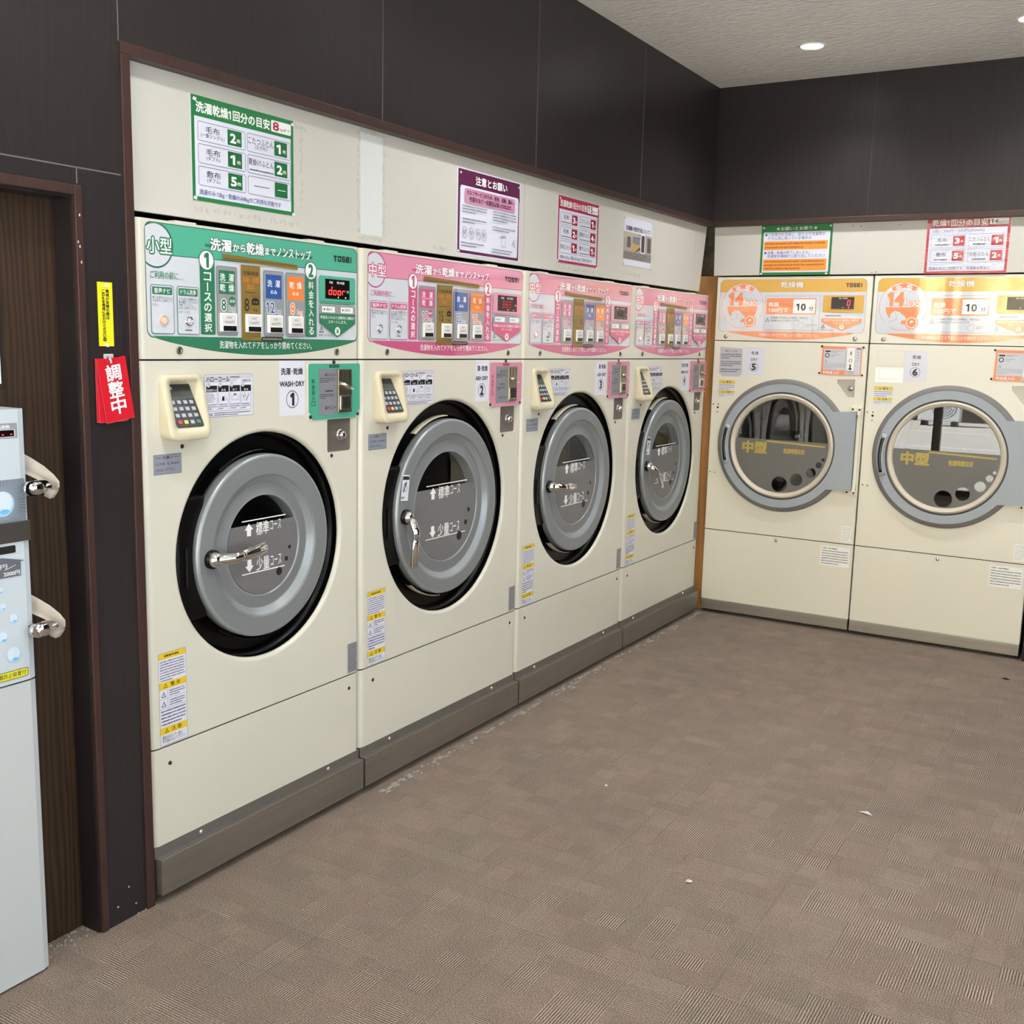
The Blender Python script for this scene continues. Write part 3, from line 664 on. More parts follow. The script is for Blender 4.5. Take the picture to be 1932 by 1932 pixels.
        if i == 1:
            mb.rect(x0-.001, 1.4880, x1+.001, 1.6890, GOLD)
            mb.text('洗濯&乾燥', x0+.006, 1.6630, x1-.006, 1.6740, BF, .01); mb.text('消臭・抗菌', x0+.004, 1.6430, x1-.004, 1.6580, ORNF, .004); mb.text('加工', xm-.015, 1.6250, xm+.015, 1.6390, ORNF, .004)
            mb.line(x0+.012, 1.6170, x1-.012, 1.6170, .0014, BF); mb.text('8' if not big else '15', x0+.010, 1.5660, x0+(.028 if not big else .036), 1.6010, BF, .0)
            ix = x1-.019; mb.poly([(ix-.014, 1.5840), (ix+.014, 1.5840), (ix+.014, 1.5980), (ix+.006, 1.603), (ix-.006, 1.603), (ix-.014, 1.5980)], BF)
            for q_ in range(5): mb.line(ix-.012+.006*q_, 1.604, ix-.014+.007*q_, 1.611, .0012, BF)
            mb.disc(ix-.004, 1.592, .003, GOLD, 12); mb.disc(ix+.005, 1.592, .003, GOLD, 12)
            mb.text('kg', x1-.026, 1.5660, x1-.012, 1.5760, BF, .0); mb.marks(x0+.002, 1.4895, x1-.002, 1.5030, 2, GOLD_D, .6, 8)
        if i in (2, 3):
            t2 = '洗濯' if i == 2 else '乾燥'
            for ch, px in ((t2[0], -.015), (t2[1], .015)): mb.text(ch, xm+px*hw_/.038-.0095, 1.6365, xm+px*hw_/.038+.0095, 1.6555, WF, .015)
            mb.text('のみ', xm-.013, 1.6170, xm+.013, 1.6275, WF, .02)
        if i != 1:
            kg = kilo[i]; c3 = tile; kw = .016*len(kg)
            mb.text(kg, xm-.027+(.006 if len(kg) == 1 else -.003), 1.5655, xm-.027+(.006 if len(kg) == 1 else -.003)+kw, 1.5945, c3, .022, out=WF, ow=.05); mb.text('kg', xm+.006, 1.5605, xm+.029, 1.5780, c3, .0, out=WF, ow=.05)
            if i == 0: mb.disc(xm+.018, 1.5905, .0125, tile, 24); mb.text('標準', xm+.0085, 1.5865, xm+.0275, 1.5945, WF, .005)
    mb.poly([(X(.2788), 1.6990), (X(.568), 1.6900), (X(.568), 1.7035), (X(.2788), 1.7125)], GOLD); mb.d -= .0002; mb.marks(X(.285), 1.6965, X(.562), 1.7045, 1, GOLD_D, .6, 9, False)
    mb.rect(X(.420), 1.4870, X(.505), 1.4985, mat('brown_label', (56, 46, 38), .4)); mb.marks(X(.424), 1.4890, X(.501), 1.4965, 1, ink((150, 140, 120)), .7, 11, False)
    # pay area
    x0, x1 = X(.6599), X(.8261); xm = X(.742)
    mb.poly([(x0, 1.6010), (x1, 1.6010), (x1, 1.6765)]+[(x1-.005, 1.6820), (x0+.005, 1.6820), (x0, 1.677)], BAND)
    mb.marks(x0+.004, 1.5995, x1-.004, 1.6095, 2, BF, .5, 12); mb.rect(x0, 1.5720, x1, 1.5960, GREYF)
    for a, t_ in ((.672, '運転中'), (.757, '使用中')):
        mb.rrect(X(a), 1.5755, X(a)+(X(.058)-X(0)), 1.5925, .002, WF); mb.disc(X(a)+.010, 1.5840, .0032, BF, 16); mb.text(t_, X(a)+.018, 1.5795, X(a)+.044, 1.5885, BF, .004)
    mb.poly([(x0, 1.5720), (x0, 1.5440), (xm, 1.5020), (x1, 1.5440), (x1, 1.5720)], DARK)
    mb.text('料金を入れると自動的に運転が', x0+.005, 1.5560, x1-.005, 1.5655, WF, .006); mb.text('スタートします。', xm-.042, 1.5430, xm+.042, 1.5525, WF, .006)
    mb.disc(xm, 1.5205, .0125, WF, 28); mb.text('¥', xm-.0065, 1.5125, xm+.0065, 1.5285, DARK, .02)
    triangle(mb, X(.6690), 1.5155, .019, BF); mb.text('お釣りはでません', X(.6560), 1.5040, X(.722), 1.5110, BF, .004)
    mb.text('洗濯物を入れてドアをしっかり閉めてください。', X(.262), 1.4655, X(.625), 1.4855, WF, .008)
    cp = mb.build('control_panel', e)
    # display, slots, buttons, screws
    mb = MB(); mb.d = -.0012-.0032
    mb.box(X(.6855), X(.7981), -.006, -.002, 1.6155, 1.6735, SCREEN, .001); mb.d = -.0063
    mb.text('料金', X(.704), 1.6600, X(.720), 1.6675, WHT, .01); mb.text('残り時間', X(.738), 1.6600, X(.772), 1.6675, WHT, .01); mb.text('円', X(.784), 1.6340, X(.793), 1.6420, WHT, .0)
    for a in (.742, .776): mb.rect(X(a), 1.6190, X(a)+.005, 1.6230, WHT)
    if led == 'door':
        for q_, ch in enumerate('door'): seg7(mb, ch, X(.701)+.0205*q_, 1.6285, .0120, .0235, LED, .0032)
    else:
        for q_ in range(3 if led == 'dim' else 3): seg7(mb, '8', X(.712)+.023*q_, 1.6290, .0130, .0235, LED_DIM if led != 'dim' else mat('led_faint', (90, 40, 44), .4), .0026)
    mb.build('display', cp)
    prices = (('60分', '1000円'), ('65分', '1200円'), ('25分', '600円'), ('8分', '100円')) if not big else (('60分', '1200円'), ('65分', '1400円'), ('25分', '900円'), ('7分', '100円'))
    for i, c_ in enumerate((.2965, .3890, .4735, .5595)):
        xm = X(c_)+(.002 if big else 0); mb = MB(); mb.box(xm-.030, xm+.030, -.008, -.002, 1.5100, 1.5590, mat('button_white', (236, 236, 234), .3), .002)
        mb.d = -.0082; mb.rect(xm-.024, 1.5280, xm+.025, 1.5550, mat('button_face', (214, 214, 216), .3)); mb.text(prices[i][0], xm-.009, 1.5440, xm+.009, 1.5515, BLK, .0); mb.text(prices[i][1], xm-.017, 1.5315, xm+.017, 1.5390, BLK, .0)
        mb.rect(xm-.022, 1.5120, xm+.026, 1.5255, mat('button_lamp_dark', (26, 26, 30) if not big else (74, 58, 54), .2)); mb.build('course_button', cp)
    for c_, on in ((.0780, lamp), (.1605, 0)):
        mb = MB(); r_ = .0125; mb.lathe(X(c_), 1.5340, [(r_, -.001), (r_, -.006), (r_-.003, -.007), (r_-.0045, -.005)], CHROME if not on else mat('button_rim', (205, 170, 160), .35), 28)
        mb.lathe(X(c_), 1.5340, [(r_-.0045, -.005), (.004, -.007), (.0004, -.0075)], LAMP_ON if on == 1 else LAMP_WARM if on == 2 else mat('button_grey', (196, 202, 214), .35), 28); mb.build('push_button', cp)
    for x, z in ((.1289 if not big else .138, 1.4595), (.7435 if not big else .8950, 1.4590)):
        mb = MB(); mb.lathe(x, z, [(.0105, 0), (.010, -.0025), (.007, -.003), (.0065, -.0015), (.0003, -.0015)], STEEL, 20); mb.box(x-.0012, x+.0012, -.003, -.001, z-.006, z+.006, BLACKM); mb.build('screw', e)
    for x, z in ((.0620 if not big else .070, .3750), (.8015 if not big else .956, .3800), (.130 if not big else .142, 1.2137), (XR_(.7184), 1.1440)):
        mb = MB(); mb.lathe(x, z, [(.0058, 0), (.005, -.002), (.0003, -.0022)], mat('dark_bolt', (52, 46, 40), .4, .5), 14); mb.build('bolt', e)
    # keypad housing (a scooped cup with a sloping number pad)
    ox = dx
    def dep(z): return -(.010+(1.400-z)/.165*.034)
    mb = MB(); o0 = rr(.0590+ox, 1.2330, .1980+ox, 1.3995, .024, 6); o1 = rr(.0625+ox, 1.2365, .1950+ox, 1.3965, .022, 6); i1 = rr(.0800+ox, 1.2640, .1800+ox, 1.3830, .012, 6); i0 = rr(.0805+ox, 1.2640, .1795+ox, 1.3820, .012, 6)
    bm = bmesh.new()
    L_ = [[bm.verts.new((x, -.0004, z)) for x, z in o0], [bm.verts.new((x, dep(z)+.005, z)) for x, z in o0], [bm.verts.new((x, dep(z), z)) for x, z in o1], [bm.verts.new((x, dep(z), z)) for x, z in i1], [bm.verts.new((x, .034-(1.382-z)/.118*.062, z)) for x, z in i0]]
    for A, B in zip(L_, L_[1:]):
        for k_ in range(len(A)):
            f = bm.faces.new((A[k_], A[(k_+1) % len(A)], B[(k_+1) % len(A)], B[k_])); f.smooth = True
    bm.faces.new(L_[-1]); bmesh.ops.recalc_face_normals(bm, faces=bm.faces[:]); mb.merge(bm, CREAMP); hs = mb.build('keypad_housing', e)
    KM = Matrix.Translation((.130+ox, -.0060, 1.3210)) @ Matrix.Rotation(math.radians(-27.7), 4, 'X')
    mb = MB(); KW = .047; KH = .060
    mb.box(-KW, KW, 0, .004, -KH, KH*.98, mat('keypad_body', (46, 48, 54), .35), .001); mb.d = -.0003
    mb.rect(-KW+.006, KH*.72, -KW+.032, KH*.86, mat('keypad_mark', (190, 190, 196), .4)); mb.rect(-KW+.001, KH*.28, KW-.001, KH*.64, mat('keypad_lcd', (84, 88, 88), .15))
    kpad = mb.build('number_pad', hs)
    kpad.matrix_basis = KM
    KEYS = mat('key_grey', (168, 172, 184), .4)
    kc = {(3, 0): (196, 60, 80), (3, 1): (224, 190, 90), (3, 3): (70, 130, 120)}
    for r_ in range(4):
        for c_ in range(4):
            m_ = mat('key_%d%d' % (r_, c_), kc[(r_, c_)], .4) if (r_, c_) in kc else KEYS
            x = -KW+.0165+.0205*c_; z = KH*.12-.0185*r_; mb = MB(); mb.box(x-.0062, x+.0062, -.0025, .0005, z-.0052, z+.0052, m_, .001)
            kk = mb.build('key', hs); kk.matrix_basis = KM
    # call service sticker
    mb = MB(); x0, x1, z0, z1 = .2105+ox*.8, .3885+ox*1.2, 1.2835, 1.3975; GL = ink((196, 194, 208)); GE = ink((150, 148, 158))
    mb.rrect(x0, z0, x1, z1, .007, GE); mb.rrect(x0+.0015, z0+.0015, x1-.0015, z1-.0015, .006, PAPER)
    mb.poly([(x0+.003, z1-.022), (x0+.110, z1-.022), (x0+.125, z1-.012), (x1-.003, z1-.012), (x1-.003, z1-.003), (x0+.003, z1-.003)], GL)
    mb.text('ハローコール', x0+.007, z1-.0200, x0+.089, z1-.0070, BLK, .034); mb.marks(x0+.092, z1-.011, x1-.010, z1-.005, 1, BLK, .75, 3); mb.text('ご使用方法', x1-.045, z1-.0220, x1-.009, z1-.0145, BLK, .02)
    cw = (x1-x0-.012)/4
    for i, t_ in enumerate(('電話番号入力', '送 信', '終 了', '通 話')):
        a = x0+.006+cw*i; mb.frame(a, z0+.016, a+cw-.003, z1-.030, .001, GE, .003); mb.rrect(a, z1-.047, a+cw-.003, z1-.030, .002, BLK)
        tw = .034 if i == 0 else .016; mb.text(t_, a+(cw-.003)/2-tw/2, z1-.0450, a+(cw-.003)/2+tw/2, z1-.0390, WHT, .0)
        mb.disc(a+.008, z1-.029, .0062, BLK, 20); mb.disc(a+.008, z1-.029, .0055, PAPER, 20); mb.text('1234'[i], a+.0062, z1-.0330, a+.0098, z1-.0250, BLK, .0)
        mb.marks(a+.003, z0+.020, a+cw-.006, z0+.036, 3, BLK, .42, 20+i)
        if i == 0:
            for r_ in range(4):
                for c_ in range(3): mb.frame(a+.004+.007*c_, z0+.040+.006*r_, a+.009+.007*c_, z0+.0445+.006*r_, .0007, GE)
            mb.line(a+.030, z0+.046, a+.020, z0+.062, .0015, GE)
        elif i == 1: mb.poly([(a+.013, z0+.043), (a+.023, z0+.043), (a+.0215, z0+.053), (a+.018, z0+.056), (a+.0145, z0+.053)], BLK); mb.line(a+.022, z0+.056, a+.034, z0+.042, .0016, GE)
        elif i == 2: mb.rect(a+.014, z0+.058, a+.025, z0+.061, BLK); mb.frame(a+.007, z0+.044, a+.033, z0+.056, .0008, GE, .003)
        else: mb.line(a+.020, z0+.040, a+.030, z0+.060, .003, GE); mb.line(a+.006, z0+.058, a+.012, z0+.050, .0014, BLK); mb.line(a+.014, z0+.062, a+.016, z0+.054, .0014, BLK); mb.ring(a+.014, z0+.048, .006, .001, GE)
    mb.text('ご注意', x0+.008, z0+.0045, x0+.026, z0+.0115, BLK, .0); mb.marks(x0+.032, z0+.003, x1-.010, z0+.0135, 2, BLK, .45, 31); mb.build('call_sticker', e)
    # number label
    mb = MB(); NB = ink((42, 40, 52))
    if not big: x0, x1, z0, z1 = .4915, .6000, 1.2745, 1.4325
    elif num == 2: x0, x1, z0, z1 = .6670, .7590, 1.2800, 1.4325
    elif num == 3: x0, x1, z0, z1 = .6430, .7560, 1.2740, 1.4260
    else: x0, x1, z0, z1 = .6400, .7480, 1.2700, 1.4300
    pts = rr(x0, z0, x1, z1, .004)
    if num == 3: pts = [(x0, z0), (x1, z0), (x1, z1), (x0+.024, z1), (x0+.010, z1-.006), (x0+.003, z1-.03)]
    mb.poly(pts, PAPER); full = not big or num == 4; xr_ = x1-.009
    if full: mb.text('洗濯･乾燥', x0+.008, 1.3925, xr_, 1.4115, NB, .034); mb.text('WASH･DRY', x0+.003, 1.3590, x1-.003, 1.3730, NB, .04)
    else: mb.text('濯･乾燥', xr_-.070, 1.3925, xr_, 1.4115, NB, .034); mb.text('ASH･DRY', xr_-.080, 1.3590, xr_+.004, 1.3730, NB, .04)
    nx = (x0+x1)/2+(.004 if num == 3 else 0); mb.ring(nx, 1.3215, .0255, .0022, NB, 40); mb.text(str(num), nx-(.006 if num == 1 else .0095), 1.3050, nx+(.006 if num == 1 else .0095), 1.3380, NB, .05); mb.build('number_label', e)
    # coin plate
    mb = MB(); x0, x1, z0, z1 = XR_(.6105), XR_(.850), 1.2575, 1.4235; BANDM = mat('coin_plate_'+theme, (204, 136, 162) if theme == 'pink' else (74, 164, 140), .35)
    c_ = .018; out = [(x0+.003, z0+c_+.004), (x0+.010, z0+c_+.002), (x0+c_, z0+.008), (x0+c_+.001, z0), (x1-c_-.001, z0), (x1-c_, z0+.008), (x1-.010, z0+c_+.002), (x1, z0+c_+.004), (x1, z1-.005), (x1-.005, z1), (x0+.008, z1), (x0+.003, z1-.005)]
    mb.prism(rr(x0, z0-.002, x1+.001, z1+.001, .006), -.002, .0, CREAM); mb.prism(out, -.0035, -.0015, BANDM); mb.d = -.0037
    GY = mat('coin_print_grey', (128, 130, 140), .4); gx0 = XR_(.657); mb.rect(gx0, 1.2700, XR_(.742), 1.4080, GY)
    DK = ink((34, 76, 62)) if theme != 'pink' else ink((150, 52, 96)); xm = XR_(.6330)
    for q_, ch in enumerate('料金投入口'): mb.text(ch, xm-.0078, 1.3640-.0165*q_, xm+.0078, 1.3785-.0165*q_, DK, .01)
    mb.rrect(XR_(.705), 1.4110, XR_(.752), 1.4205, .003, DK); mb.text('コイン', XR_(.712), 1.4135, XR_(.745), 1.4185, BANDM, .0)
    mb.text('投入口', XR_(.684), 1.3855, XR_(.724), 1.3950, BLK, .01); mb.disc(XR_(.732), 1.390, .0022, BLK, 12); mb.marks(XR_(.662), 1.366, XR_(.732), 1.3825, 3, BLK, .42, 41)
    mb.marks(XR_(.686), 1.3380, XR_(.736), 1.3450, 1, BLK, .7, 42); mb.marks(XR_(.664), 1.3180, XR_(.726), 1.3340, 3, BLK, .42, 43); mb.text('戻り口', XR_(.684), 1.2860, XR_(.724), 1.2960, BLK, .01); mb.disc(XR_(.732), 1.291, .0022, BLK, 12)
    plate = mb.build('coin_plate', e)
    mb = MB(); a, b = XR_(.7405), XR_(.8040); mb.box(a, b, -.010, -.002, 1.2750, 1.4070, mat('coin_mech_steel', (168, 160, 140), .3, 1), .0015); mb.d = -.0103
    for x in (a+.010, (a+b)/2, b-.010): mb.rect(x-.002, 1.372, x+.002, 1.402, mat('coin_slot_dark', (60, 52, 40), .4))
    mb.box(a+.008, b-.006, -.0125, -.009, 1.2830, 1.3270, CHROME, .001); mb.box(a+.015, b-.012, -.0130, -.011, 1.2890, 1.3210, mat('return_cup', (44, 42, 38), .25))
    cm = mb.build('coin_mechanism', plate)
    mb = MB(); mb.tube([(a+.010, -.009, 1.3640), (a+.018, -.018, 1.3600), (a+.034, -.022, 1.3520), (b-.008, -.020, 1.3460)], [.0055, .006, .0055, .005], CHROME, 10); mb.build('return_lever', plate)
    for x, z in ((x0+.010, z0+.009), (x1-.010, z0+.010), (XR_(.728), z1+.004)):
        mb = MB(); mb.lathe(x, z, [(.0062, -.001), (.0055, -.0045), (.0003, -.005)], mat('dark_bolt', (52, 46, 40), .4, .5), 14); mb.build('screw', plate)
    # coin box door in its recess
    mb = MB(); mb.prism(lk, .0128, .02, mat('coin_box_steel', (112, 106, 101), .38, .3)); cb = mb.build('coin_box_door', e)
    kx, kz = XR_(.7760), 1.2040; mb = MB(); mb.lathe(kx, kz, [(.0145, .013), (.0145, .004), (.012, -.002), (.007, -.004), (.0003, -.004)], CHROME, 6); mb.lathe(kx, kz, [(.018, .0127), (.017, .010), (.0145, .0095)], STEEL_L, 24); mb.build('lock', cb)
    # request tag, warning sticker, rating plate
    mb = MB(); x0, x1 = (.0360, .1265) if not big else (.0425, .1378); TG = ink((140, 144, 160)); mb.rect(x0, 1.1460, x1, 1.1975, ink((90, 94, 108))); mb.rect(x0+.001, 1.1470, x1-.001, 1.1965, TG)
    mb.text('お願い', x0+.030, 1.1850, x0+.062, 1.1930, BLK, .01); mb.line(x0+.008, 1.189, x0+.026, 1.189, .001, BLK); mb.line(x0+.066, 1.189, x0+.084, 1.189, .001, BLK)
    mb.text('ゴム引き衣類、小型、寝袋は絶対に', x0+.005, 1.1700, x1-.005, 1.1770, BLK, .006); mb.text('入れないで下さい。', x0+.006, 1.1545, x0+.072, 1.1620, BLK, .006); mb.build('request_tag', e)
    mb = MB(); x0, x1 = (.0325, .1250) if not big else (.0400, .1360); z0, z1 = .4285, .6790; YL = ink((222, 190, 40)); GE2 = ink((120, 120, 150)); WB = ink((40, 40, 90))
    mb.rect(x0, z0, x1, z1, GE2); mb.rect(x0+.001, z0+.001, x1-.001, z1-.001, PAPER); mb.rect(x0+.001, z1-.017, x1-.001, z1-.001, YL); mb.marks(x0+.020, z1-.013, x1-.025, z1-.005, 1, BLK, .8, 50, False)
    mb.marks(x0+.005, z1-.078, x1-.005, z1-.020, 8, WB, .5, 51)
    for zy, t_ in ((z1-.098, '警 告'), (z0+.030, '注 意')):
        mb.rect(x0+.001, zy, x1-.001, zy+.019, YL); triangle(mb, x0+.022, zy+.003, .013, BLK); mb.text(t_, x0+.038, zy+.004, x0+.072, zy+.0155, BLK, .01)
    mb.line(x0+.028, z1-.099, x0+.028, z1-.150, .0008, GE2); mb.line(x0+.001, z1-.124, x1-.001, z1-.124, .0008, GE2); mb.line(x0+.001, z1-.150, x1-.001, z1-.150, .0008, GE2)
    triangle(mb, x0+.0145, z1-.119, .015, WB); triangle(mb, x0+.0145, z1-.145, .015, WB); mb.marks(x0+.034, z1-.121, x1-.006, z1-.102, 3, WB, .5, 52); mb.marks(x0+.034, z1-.147, x1-.006, z1-.128, 3, WB, .5, 53)
    mb.marks(x0+.005, z0+.052, x1-.005, z1-.153, 5, WB, .5, 54); mb.text('運転中はドアー部に\n手を触れないで下さい。', x0+.006, z0+.006, x1-.006, z0+.026, BLK, .0); mb.build('warning_sticker', e)
    mb = MB(); x0, x1 = (.7935, .8430) if not big else (.9440, .9930); mb.rect(x0, .4300, x1, .5285, ink((150, 150, 156))); mb.marks(x0+.004, .4330, x1-.004, .5260, 15, ink((64, 64, 70)), .6, 60, False); mb.build('rating_plate', e)
    return e
Y1, WB_ = .855, 1.0068
make_washer(False, 1, 'green', ('8', '', '12', '8'), .06, 1, 'small cream washer-dryer with green control panel, number 1, nearest the wooden door', (0, 0, 0), 'door')
make_washer(True, 2, 'pink', ('15', '', '22', '15'), math.radians(-88), 0, 'cream washer-dryer with pink panel, number 2, its chrome door handle hanging straight down', (0, Y1, 0), 'red')
make_washer(True, 3, 'pink', ('15', '', '22', '15'), math.radians(-4), 2, 'cream washer-dryer with pink panel, number 3, its door handle level', (0, Y1+WB_, 0), 'dim')
make_washer(True, 4, 'pink', ('15', '', '22', '15'), math.radians(-42), 2, 'cream washer-dryer with pink panel, number 4, at the corner end of the row', (0, Y1+2*WB_, 0), 'dim')
# ------------------------------------------------------------------ dryers
def make_dryer(num, label, loc):
    W, ZT, ZS, ZL, ZB, g = .8378, 1.8789, 1.5376, .4825, .0790, .0022
    e = empty('tumble_dryer', label, 'tumble dryer', loc)
    cx, cz, RO, RDI, RR, RG = .4165, .9800, .360, .334, .279, .254
    x0, x1, DEP = .004, W-.004, .75
    mb = MB(); hole = circ(cx, cz, RG+.01, 80); lk = [(.6900, 1.3490), (.6900, 1.3280), (.7480, 1.2590), (.7830, 1.2590), (.7810, 1.3520)]
    plate_with_holes(mb, [(x0+.003, ZL+g), (x1-.003, ZL+g), (x1-.003, ZS-g), (x0+.003, ZS-g)], [hole, lk], 0, CREAM2)
    pf = [(x0, DEP), (x0, .003), (x0+.003, 0), (x1-.003, 0), (x1, .003), (x1, DEP)]
    bm = bmesh.new(); a = [bm.verts.new((x, y, ZL+g)) for x, y in pf]; b = [bm.verts.new((x, y, ZS-g)) for x, y in pf]
    for i in (0, 1, 3, 4, 5): j = (i+1) % 6; bm.faces.new((a[i], a[j], b[j], b[i]))
    bmesh.ops.recalc_face_normals(bm, faces=bm.faces[:]); mb.merge(bm, CREAM2)
    wall_of(mb, lk, 0, .012, CREAM2, False); mb.lathe(cx, cz, [(RG+.01, 0), (RG+.01, .06)], CREAM2, 80); mb.build('cabinet', e)
    pz = pf[::-1]; pz = pf
    mb = MB(); mb.zprism(pz, ZS+g, ZT, CREAM2, True); mb.build('control_cabinet', e)
    mb = MB(); mb.zprism(pz, ZB, ZL-g, CREAM2, True); mb.build('lower_panel', e)
    for z in (ZS, ZL):
        mb = MB(); mb.box(x0+.002, x1-.002, .005, .3, z-g-.001, z+g+.001, GAP); mb.build('seam', e)
    mb = MB(); mb.box(x0+.001, x1-.001, -.003, .03, .020, ZB-.0015, STEEL_L, .0015); mb.box(x0+.03, x1-.03, .12, .5, 0, .07, BLACKM); mb.build('plinth', e)
    # ring, door with its hinge flap, rim, glass
    mb = MB(); mb.lathe(cx, cz, [(RO, 0), (RO-.003, -.010), (RO-.010, -.016), (RO-.022, -.018)], DRY_OUT, 96); mb.lathe(cx, cz, [(RO-.022, -.018), (RDI-.004, -.017)], DRY_OUT, 96); mb.build('door_surround', e)
    mb = MB(); out = []; fx = .8050; zt, zb = 1.1800, .7680; at = math.asin((zt-cz)/RDI); ab = math.asin((zb-cz)/RDI)
    n = 72; arc_ = [(cx+RDI*math.cos(at+(2*pi+ab-at)*k/n), cz+RDI*math.sin(at+(2*pi+ab-at)*k/n)) for k in range(n+1)]
    out = arc_+[(fx, zb+.004), (fx, zt+.003)]
    bm = bmesh.new(); inn = circ(cx, cz, RR+.012, 72); d = -.026
    ed = []
    for lp in (out, inn):
        vs = [bm.verts.new((x, d, z)) for x, z in lp]
        for k in range(len(vs)): ed.append(bm.edges.new((vs[k], vs[(k+1) % len(vs)])))
    bmesh.ops.triangle_fill(bm, use_beauty=True, edges=ed)
    for f in bm.faces:
        f.normal_update()
        if f.normal.y > 0: f.normal_flip()
    mb.merge(bm, DRY_IN); wall_of(mb, out, d, -.004, DRY_IN, False)
    mb.lathe(cx, cz, [(RR+.012, d), (RR+.008, d+.006), (RR+.003, d+.007)], DRY_DK, 96)
    door = mb.build('door', e)
    mb = MB(); mb.lathe(cx, cz, [(RR+.004, d+.0075), (RR, d-.002), (RR-.006, d-.004)], DRY_RIM, 96); mb.lathe(cx, cz, [(RR-.006, d-.004), (RG+.006, d+.003)], DRY_RIM, 96); mb.lathe(cx, cz, [(RG+.006, d+.003), (RG, d+.009), (RG, d+.03)], DRY_RIM, 96); mb.build('glass_rim', door)
    mb = MB(); mb.lathe(cx, cz, [(RG+.001, d+.0085), (RG*.5, d+.0085), (.0005, d+.0085)], GLASS, 80); mb.build('door_glass', door)
    # grey film with clear dots cut through it
    mb = MB(); zf = 1.012; a0 = math.asin((zf-cz)/(RG-.001)); fp = [(cx+(RG-.001)*math.cos(a0+(-pi-2*a0)*k/70), cz+(RG-.001)*math.sin(a0+(-pi-2*a0)*k/70)) for k in range(71)]
    dots = [circ(x, z, r_, 28) for x, z, r_ in ((.4230, .7725, .043), (.5120, .8060, .034), (.5900, .8490, .026), (.6290, .8930, .0165), (.6500, .9230, .0085))]
    cl = []
    for x, z in dots[0]:
        rr_ = math.hypot(x-cx, z-cz); f = min(1, (RG-.006)/rr_); cl.append((cx+(x-cx)*f, cz+(z-cz)*f))
    dots[0] = cl
    plate_with_holes(mb, fp[::-1], dots, d+.0080, FILM_D); mb.d = d+.0079
    YF_ = mat('film_gold_print', (178, 158, 84), .5); LF = FILM_D
    mb.text('中型', .2060, .9350, .3400, .9960, YF_, .05); mb.poly([(.338, .9990), (.655, .9870), (.655, .9960), (.338, 1.0080)], YF_)
    mb.text('乾燥時間目安', .4350, .9430, .5480, .9700, YF_, .05); mb.build('level_film', door)
    mb = MB(); mb.lathe(cx, cz, [(RG, .02), (RG+.05, .10), (RG+.05, .6)], mat('dryer_drum', (62, 60, 58), .4, .6), 64); mb.lathe(cx, cz, [(RG+.05, .6), (.001, .6)], mat('dryer_drum', (62, 60, 58), .4, .6), 64)
    mb.build('drum', e)
    # curved pull handle in the left of the door
    mb = MB(); pa = [(cx-.326*math.cos(t_), d-.002, cz-.006+.326*math.sin(t_)) for t_ in [(-.335+.67*k/12) for k in range(13)]]
    mb.tube([(x+.012, y, z) for x, y, z in pa], .0175, DRY_IN, 10, .25); hd = mb.build('handle', door)
    mb = MB(); mb.tube([(x+.010, y-.004, z) for x, y, z in pa[1:-1]], .0085, mat('handle_slot_dark', (30, 30, 36), .25), 8, .3); mb.build('grip_slot', hd)
    for z, s_ in ((1.1980, 1), (.7620, -1)):
        mb = MB(); mb.box(.772, .829, -.012, 0, z-.014, z+.014, CREAM2, .003); mb.box(.808, .826, -.024, -.001, z-.03 if s_ > 0 else z-.01, z+.01 if s_ > 0 else z+.03, CREAM2, .003); hg = mb.build('hinge', e)
        for x in (.783, .820):
            mb = MB(); mb.lathe(x, z, [(.0052, -.012 if x < .8 else -.024), (.0045, -.015 if x < .8 else -.027), (.0003, -.0155 if x < .8 else -.0275)], mat('dark_bolt', (52, 46, 40), .4, .5), 12); mb.build('screw', hg)
    mb = MB(); mb.box(.809, .826, -.016, -.001, .775, 1.170, CREAM2, .002); mb.build('hinge_cover', e)
    # ------------------------------------------------ control panel
    GOLDB, ORG, OUT = film((214, 166, 62)), film((238, 140, 92)), film((150, 150, 160))
    mb = MB(); zb, zt = 1.5890, 1.8635; xl, xr = .0255, .8060
    arc = [(.075+(.765-.075)*k/32, 1.5880-.0395*math.sin(pi*k/32)**.85) for k in range(33)]
    mb.poly(rr(xl-.0018, zb-.0018, xr+.0018, zt+.0018, .026), OUT); mb.poly(rr(xl, zb, xr, zt, .025), LIGHT); mb.poly(arc+[(.74, 1.5900), (.10, 1.5900)], ORG)
    top = [p for p in rr(xl, zb, xr, zt, .025) if p[1] > 1.80]; mb.poly([(xl, 1.7975), (xr, 1.7975)]+top, GOLDB)
    mb.text('乾燥機', .3580, 1.8210, .4790, 1.8510, WF, .012, out=GOLD_D, ow=.03); logo(mb, .7010, 1.8215, .7860, 1.8415, BF)
    # size roundel
    ax, az, ar = .1530, 1.7250, .1150
    mb.disc(ax, az, ar+.0025, ORG, 48, .1200); mb.disc(ax, az, ar, LIGHT, 48, .1175); mb.disc(ax, az-.004, .084, ORG, 44); 
    mb.poly([(ax+.0825*math.cos(pi*k/30), az-.004+.0825*math.sin(pi*k/30)) for k in range(31)], LIGHT)
    mb.poly([(.0990, 1.8000), (.0900, 1.8200), (.1530, 1.8420), (.2160, 1.8200), (.2060, 1.8000), (.1530, 1.8180)], ORG)
    mb.text('中', .1130, 1.8040, .1370, 1.8290, WF, .02); mb.text('型', .1640, 1.8060, .1900, 1.8310, WF, .02)
